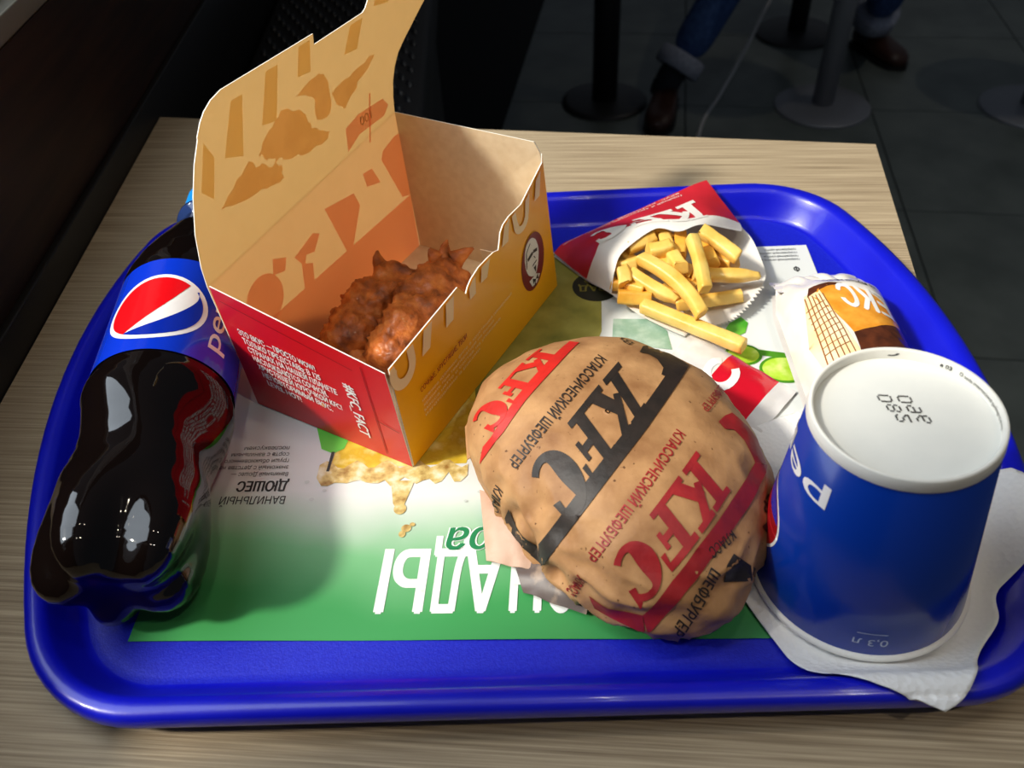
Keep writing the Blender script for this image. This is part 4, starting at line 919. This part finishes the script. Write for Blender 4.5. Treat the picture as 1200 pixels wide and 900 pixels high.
decal('date_stamp', dots, topf, M_inkblack, cup, cax, .015)
arcd = []
rin = cr_(9.0) - .135
inner = lambda x, y: CB + cax * y + (cu * cos(x) + cw * sin(x)) * rin
decal('rim_lettering', xf(text('f3 seda international packaging group', .0), lambda x, y: (.56 - .95 * x, 8.86 + .16 * y)) + xf(text('e 03', .02), lambda x, y: (.80 - .14 * x, 8.86 + .16 * y)), inner, M_darktext, cup, lambda p: (CB + cax * (p - CB).dot(cax)) - p, .012, .1)
decal('rim_mark', [arc(1.36, 9.0, .06, .10, radians(180), radians(300), 8, .9, 1.4)], inner, M_inkblack, cup, lambda p: (CB + cax * (p - CB).dot(cax)) - p, .012)

# ================================================================== BACKGROUND
M_steel = mat('brushed_steel', srgb(150, 152, 160), .42, .5, metal=.35)
M_seat = mat('dark_seat', srgb(26, 24, 24), .5)
def stool(name, label, c, pole_r=3.6, base_r=16, mt=M_steel, top=-32, cat='stool'):
    s = thing(name, label, cat, c)
    vs, fs = lathe([(0, base_r), (.6, base_r), (1.1, base_r - .6), (1.5, base_r * .5), (1.9, pole_r + .4)], c, n=48); mesh_from('base_plate', vs, fs, mt, s)
    vs, fs = lathe([(1.5, pole_r), (top - c[2], pole_r)], c, n=28); mesh_from('pole', vs, fs, mt, s)
    vs, fs = lathe([(top - c[2], 16), (top - c[2] + 1, 17.5), (top - c[2] + 5, 17.5), (top - c[2] + 6.5, 15)], c, n=40); mesh_from('seat', vs, fs, M_seat, s)
    return s
stool('bar_stool', 'grey metal stool with disc base behind the far table corner', (112.5, 262.5, -105))
stool('bar_stool', 'steel stool with disc base cut off at the far right edge', (179, 252, -105))
pt = thing('pedestal_table', 'dark pedestal table barely visible beside the jeans', 'table', (39.5, 277, -105))
M_dim = mat('dull_dark_steel', srgb(70, 70, 72), .45, metal=.6)
vs, fs = lathe([(0, 15), (.8, 15), (1.4, 13), (2.0, 5)], (39.5, 277, -105), n=44); mesh_from('base_plate', vs, fs, M_dim, pt)
vs, fs = lathe([(1.5, 4.4), (104, 4.4)], (39.5, 277, -105), n=28); mesh_from('pole', vs, fs, M_dim, pt)
box('table_top', (8, 242, -1), (76, 308, 2), M_seat, pt, .4)

# woven black bench
be = thing('woven_bench', 'black woven bench behind the table by the walnut wall', 'bench', (-16, 95, -105))
M_weave = mat('black_woven_cord', srgb(26, 27, 31), .5, .5)
box('seat_slab', (-26.9, 68, -14), (-7, 128, -7.4), M_seat, be, .6)
box('bench_base', (-26, 72, -104.9), (-8, 124, -14.05), M_seat, be)
vs = []; fs = []
for j in range(34):
    for i in range(18):
        cx0 = -25.6 + i * 1.7 + (.85 if j % 2 else 0); cy0 = 69.2 + j * 1.75
        if cx0 > -8: continue
        b0 = len(vs)
        for h, r_ in ((-.1, .78), (.28, .58), (.42, .25)):
            for k in range(8):
                t = 2 * pi * k / 8; ex, ey = .55 * r_ * cos(t), 1.15 * r_ * sin(t); vs.append((cx0 + ex * .9 - ey * .35, cy0 + ey * .9 + ex * .35, -7.4 + h))
        for q in range(2):
            for k in range(8): a = b0 + q * 8 + k; b = b0 + q * 8 + (k + 1) % 8; fs.append((a, b, b + 8, a + 8))
        fs.append(tuple(range(b0 + 16, b0 + 24)))
wv = mesh_from('woven_cords', vs, fs, M_weave, be); wv['kind'] = 'stuff'

# the seated person's legs beyond the table
def skin_mesh(name, pts, edges, rads, mt, parent, lvl=2):
    me = bpy.data.meshes.new(name); o0 = V(parent['o0'])
    me.from_pydata([tuple((V(q) - o0) * U) for q in pts], edges, [])
    o = bpy.data.objects.new(name, me); COL.objects.link(o); o.parent = parent
    md0 = o.modifiers.new('skin', 'SKIN'); md0.use_smooth_shade = True
    for v, r_ in zip(me.skin_vertices[0].data, rads): v.radius = ((r_[0] if isinstance(r_, tuple) else r_) * U, (r_[1] if isinstance(r_, tuple) else r_) * U)
    me.skin_vertices[0].data[0].use_root = True
    md1 = o.modifiers.new('sub', 'SUBSURF'); md1.levels = lvl; md1.render_levels = lvl
    me.materials.append(mt); return o
pe = thing('person', 'person seated on a stool, blue jeans with rolled pale cuffs and brown shoes', 'person', (59, 269, -105))
M_jean = mat('blue_denim', srgb(74, 104, 164), .8, .2, srgb(58, 84, 136), 60, bump=.3, bscale=700)
M_cuff = mat('pale_denim_cuff', srgb(176, 182, 200), .85, .2, srgb(150, 156, 176), 80)
M_sock = mat('dark_sock', srgb(44, 48, 58), .9)
M_shoe = mat('brown_leather', srgb(66, 36, 24), .4, .5, coat=.2)
hip = (112, 318, -38); ank = (59.7, 268.8, -95); cuf = (64.5, 270.2, -88); kne = (89.0, 284, -52)
hip2 = (128, 310, -38); kne2 = (140, 276, -52); cuf2 = (141.5, 301, -89); ank2 = (142.5, 304, -96)
skin_mesh('trousers', [(120, 318, -30), hip, (102, 303, -43), kne, (77, 277, -70), cuf, hip2, (134, 294, -43), kne2, (141, 289, -70), cuf2, (121, 322, 0), (121, 322, 22)],
          [(0, 1), (1, 2), (2, 3), (3, 4), (4, 5), (0, 6), (6, 7), (7, 8), (8, 9), (9, 10), (0, 11), (11, 12)], [(15, 11), 9.5, 8.6, 7.2, 6.8, 6.6, 9.5, 8.6, 7.2, 6.8, 6.6, (15, 10), (15, 10)], M_jean, pe)
for a, b in (((77, 277, -70), cuf), ((141, 289, -70), cuf2)):
    d = (V(b) - V(a)).normalized(); c0 = V(b) - d * 1.5
    vs, fs = lathe([(0, 7.2), (.3, 7.9), (5.6, 8.0), (6.0, 7.4), (5.8, 6.4)], c0, d, 30); mesh_from('cuff', vs, fs, M_cuff, pe)
for a, k in ((ank, cuf), (ank2, cuf2)):
    vs, fs = tube(smooth_path([V(k), V(a), V(a) + V((-1.0, .8, -4))], 4), [4.6] * 9, 16); mesh_from('sock', vs, fs, M_sock, pe)
def shoe(a, dr):
    a = V(a); d = V(dr).normalized(); s = d.cross(V((0, 0, 1)))
    secs = [(-6.5, 2.6, 6.5), (-5, 3.6, 8.2), (-1, 4.0, 9.4), (3, 4.2, 8.2), (7, 4.6, 6.4), (12, 5.0, 5.4), (16, 4.7, 4.8), (19, 3.4, 3.8), (20.5, 1.4, 2.6)]
    vs = []; fs = []; n = 20
    for x, wd, h in secs:
        for i in range(n):
            t = 2 * pi * i / n; zz = sin(t); vs.append(V((a.x, a.y, -103.6)) + d * x + s * wd * math.copysign(abs(cos(t)) ** .7, cos(t)) + V((0, 0, h * .5 + h * .5 * math.copysign(abs(zz) ** .75, zz))))
    for j in range(len(secs) - 1):
        for i in range(n): q = j * n + i; w_ = j * n + (i + 1) % n; fs.append((q, w_, w_ + n, q + n))
    fs.append(tuple(range(n))[::-1]); fs.append(tuple(range((len(secs) - 1) * n, len(secs) * n)))
    o = sub(mesh_from('shoe', vs, fs, M_shoe, pe), pe)
    L_ = [( -7, 2.8), (-5, 4.0), (-1, 4.3), (3, 4.3), (7, 4.9), (12, 5.3), (16, 5.0), (19.2, 3.6), (21, 1.4)]
    out = [V((a.x, a.y, 0)) + d * x + s * wd for x, wd in L_] + [V((a.x, a.y, 0)) + d * x - s * wd for x, wd in reversed(L_)]
    n = len(out); vs = [V((p.x, p.y, -104.85)) for p in out] + [V((p.x, p.y, -103.2)) for p in out]
    fs = [tuple(range(n))[::-1], tuple(range(n, 2 * n))] + [(i, (i + 1) % n, n + (i + 1) % n, n + i) for i in range(n)]
    mesh_from('sole', vs, fs, M_seat, o, False)
shoe(ank, (-.35, -1, 0)); shoe((143, 305.5, -96), (.3, -1, 0))
stool('bar_stool', 'dark stool under the person in jeans', (122, 325, -105), mt=M_dim, top=-60)
vs, fs = tube(smooth_path([(112, 290, -62), (103, 300, -78), (92, 291, -95), (79.7, 273.5, -103.6), (70, 256, -104.3), (62, 232, -104.3)], 10), .65, 8)
cb = mesh_from('charging_cable', vs, fs, mat('grey_cable', srgb(215, 215, 215), .5), None, True, origin=(64, 240, -104.6)); tag(cb, 'thin pale grey cable hanging to the floor beside the jeans', 'cable')
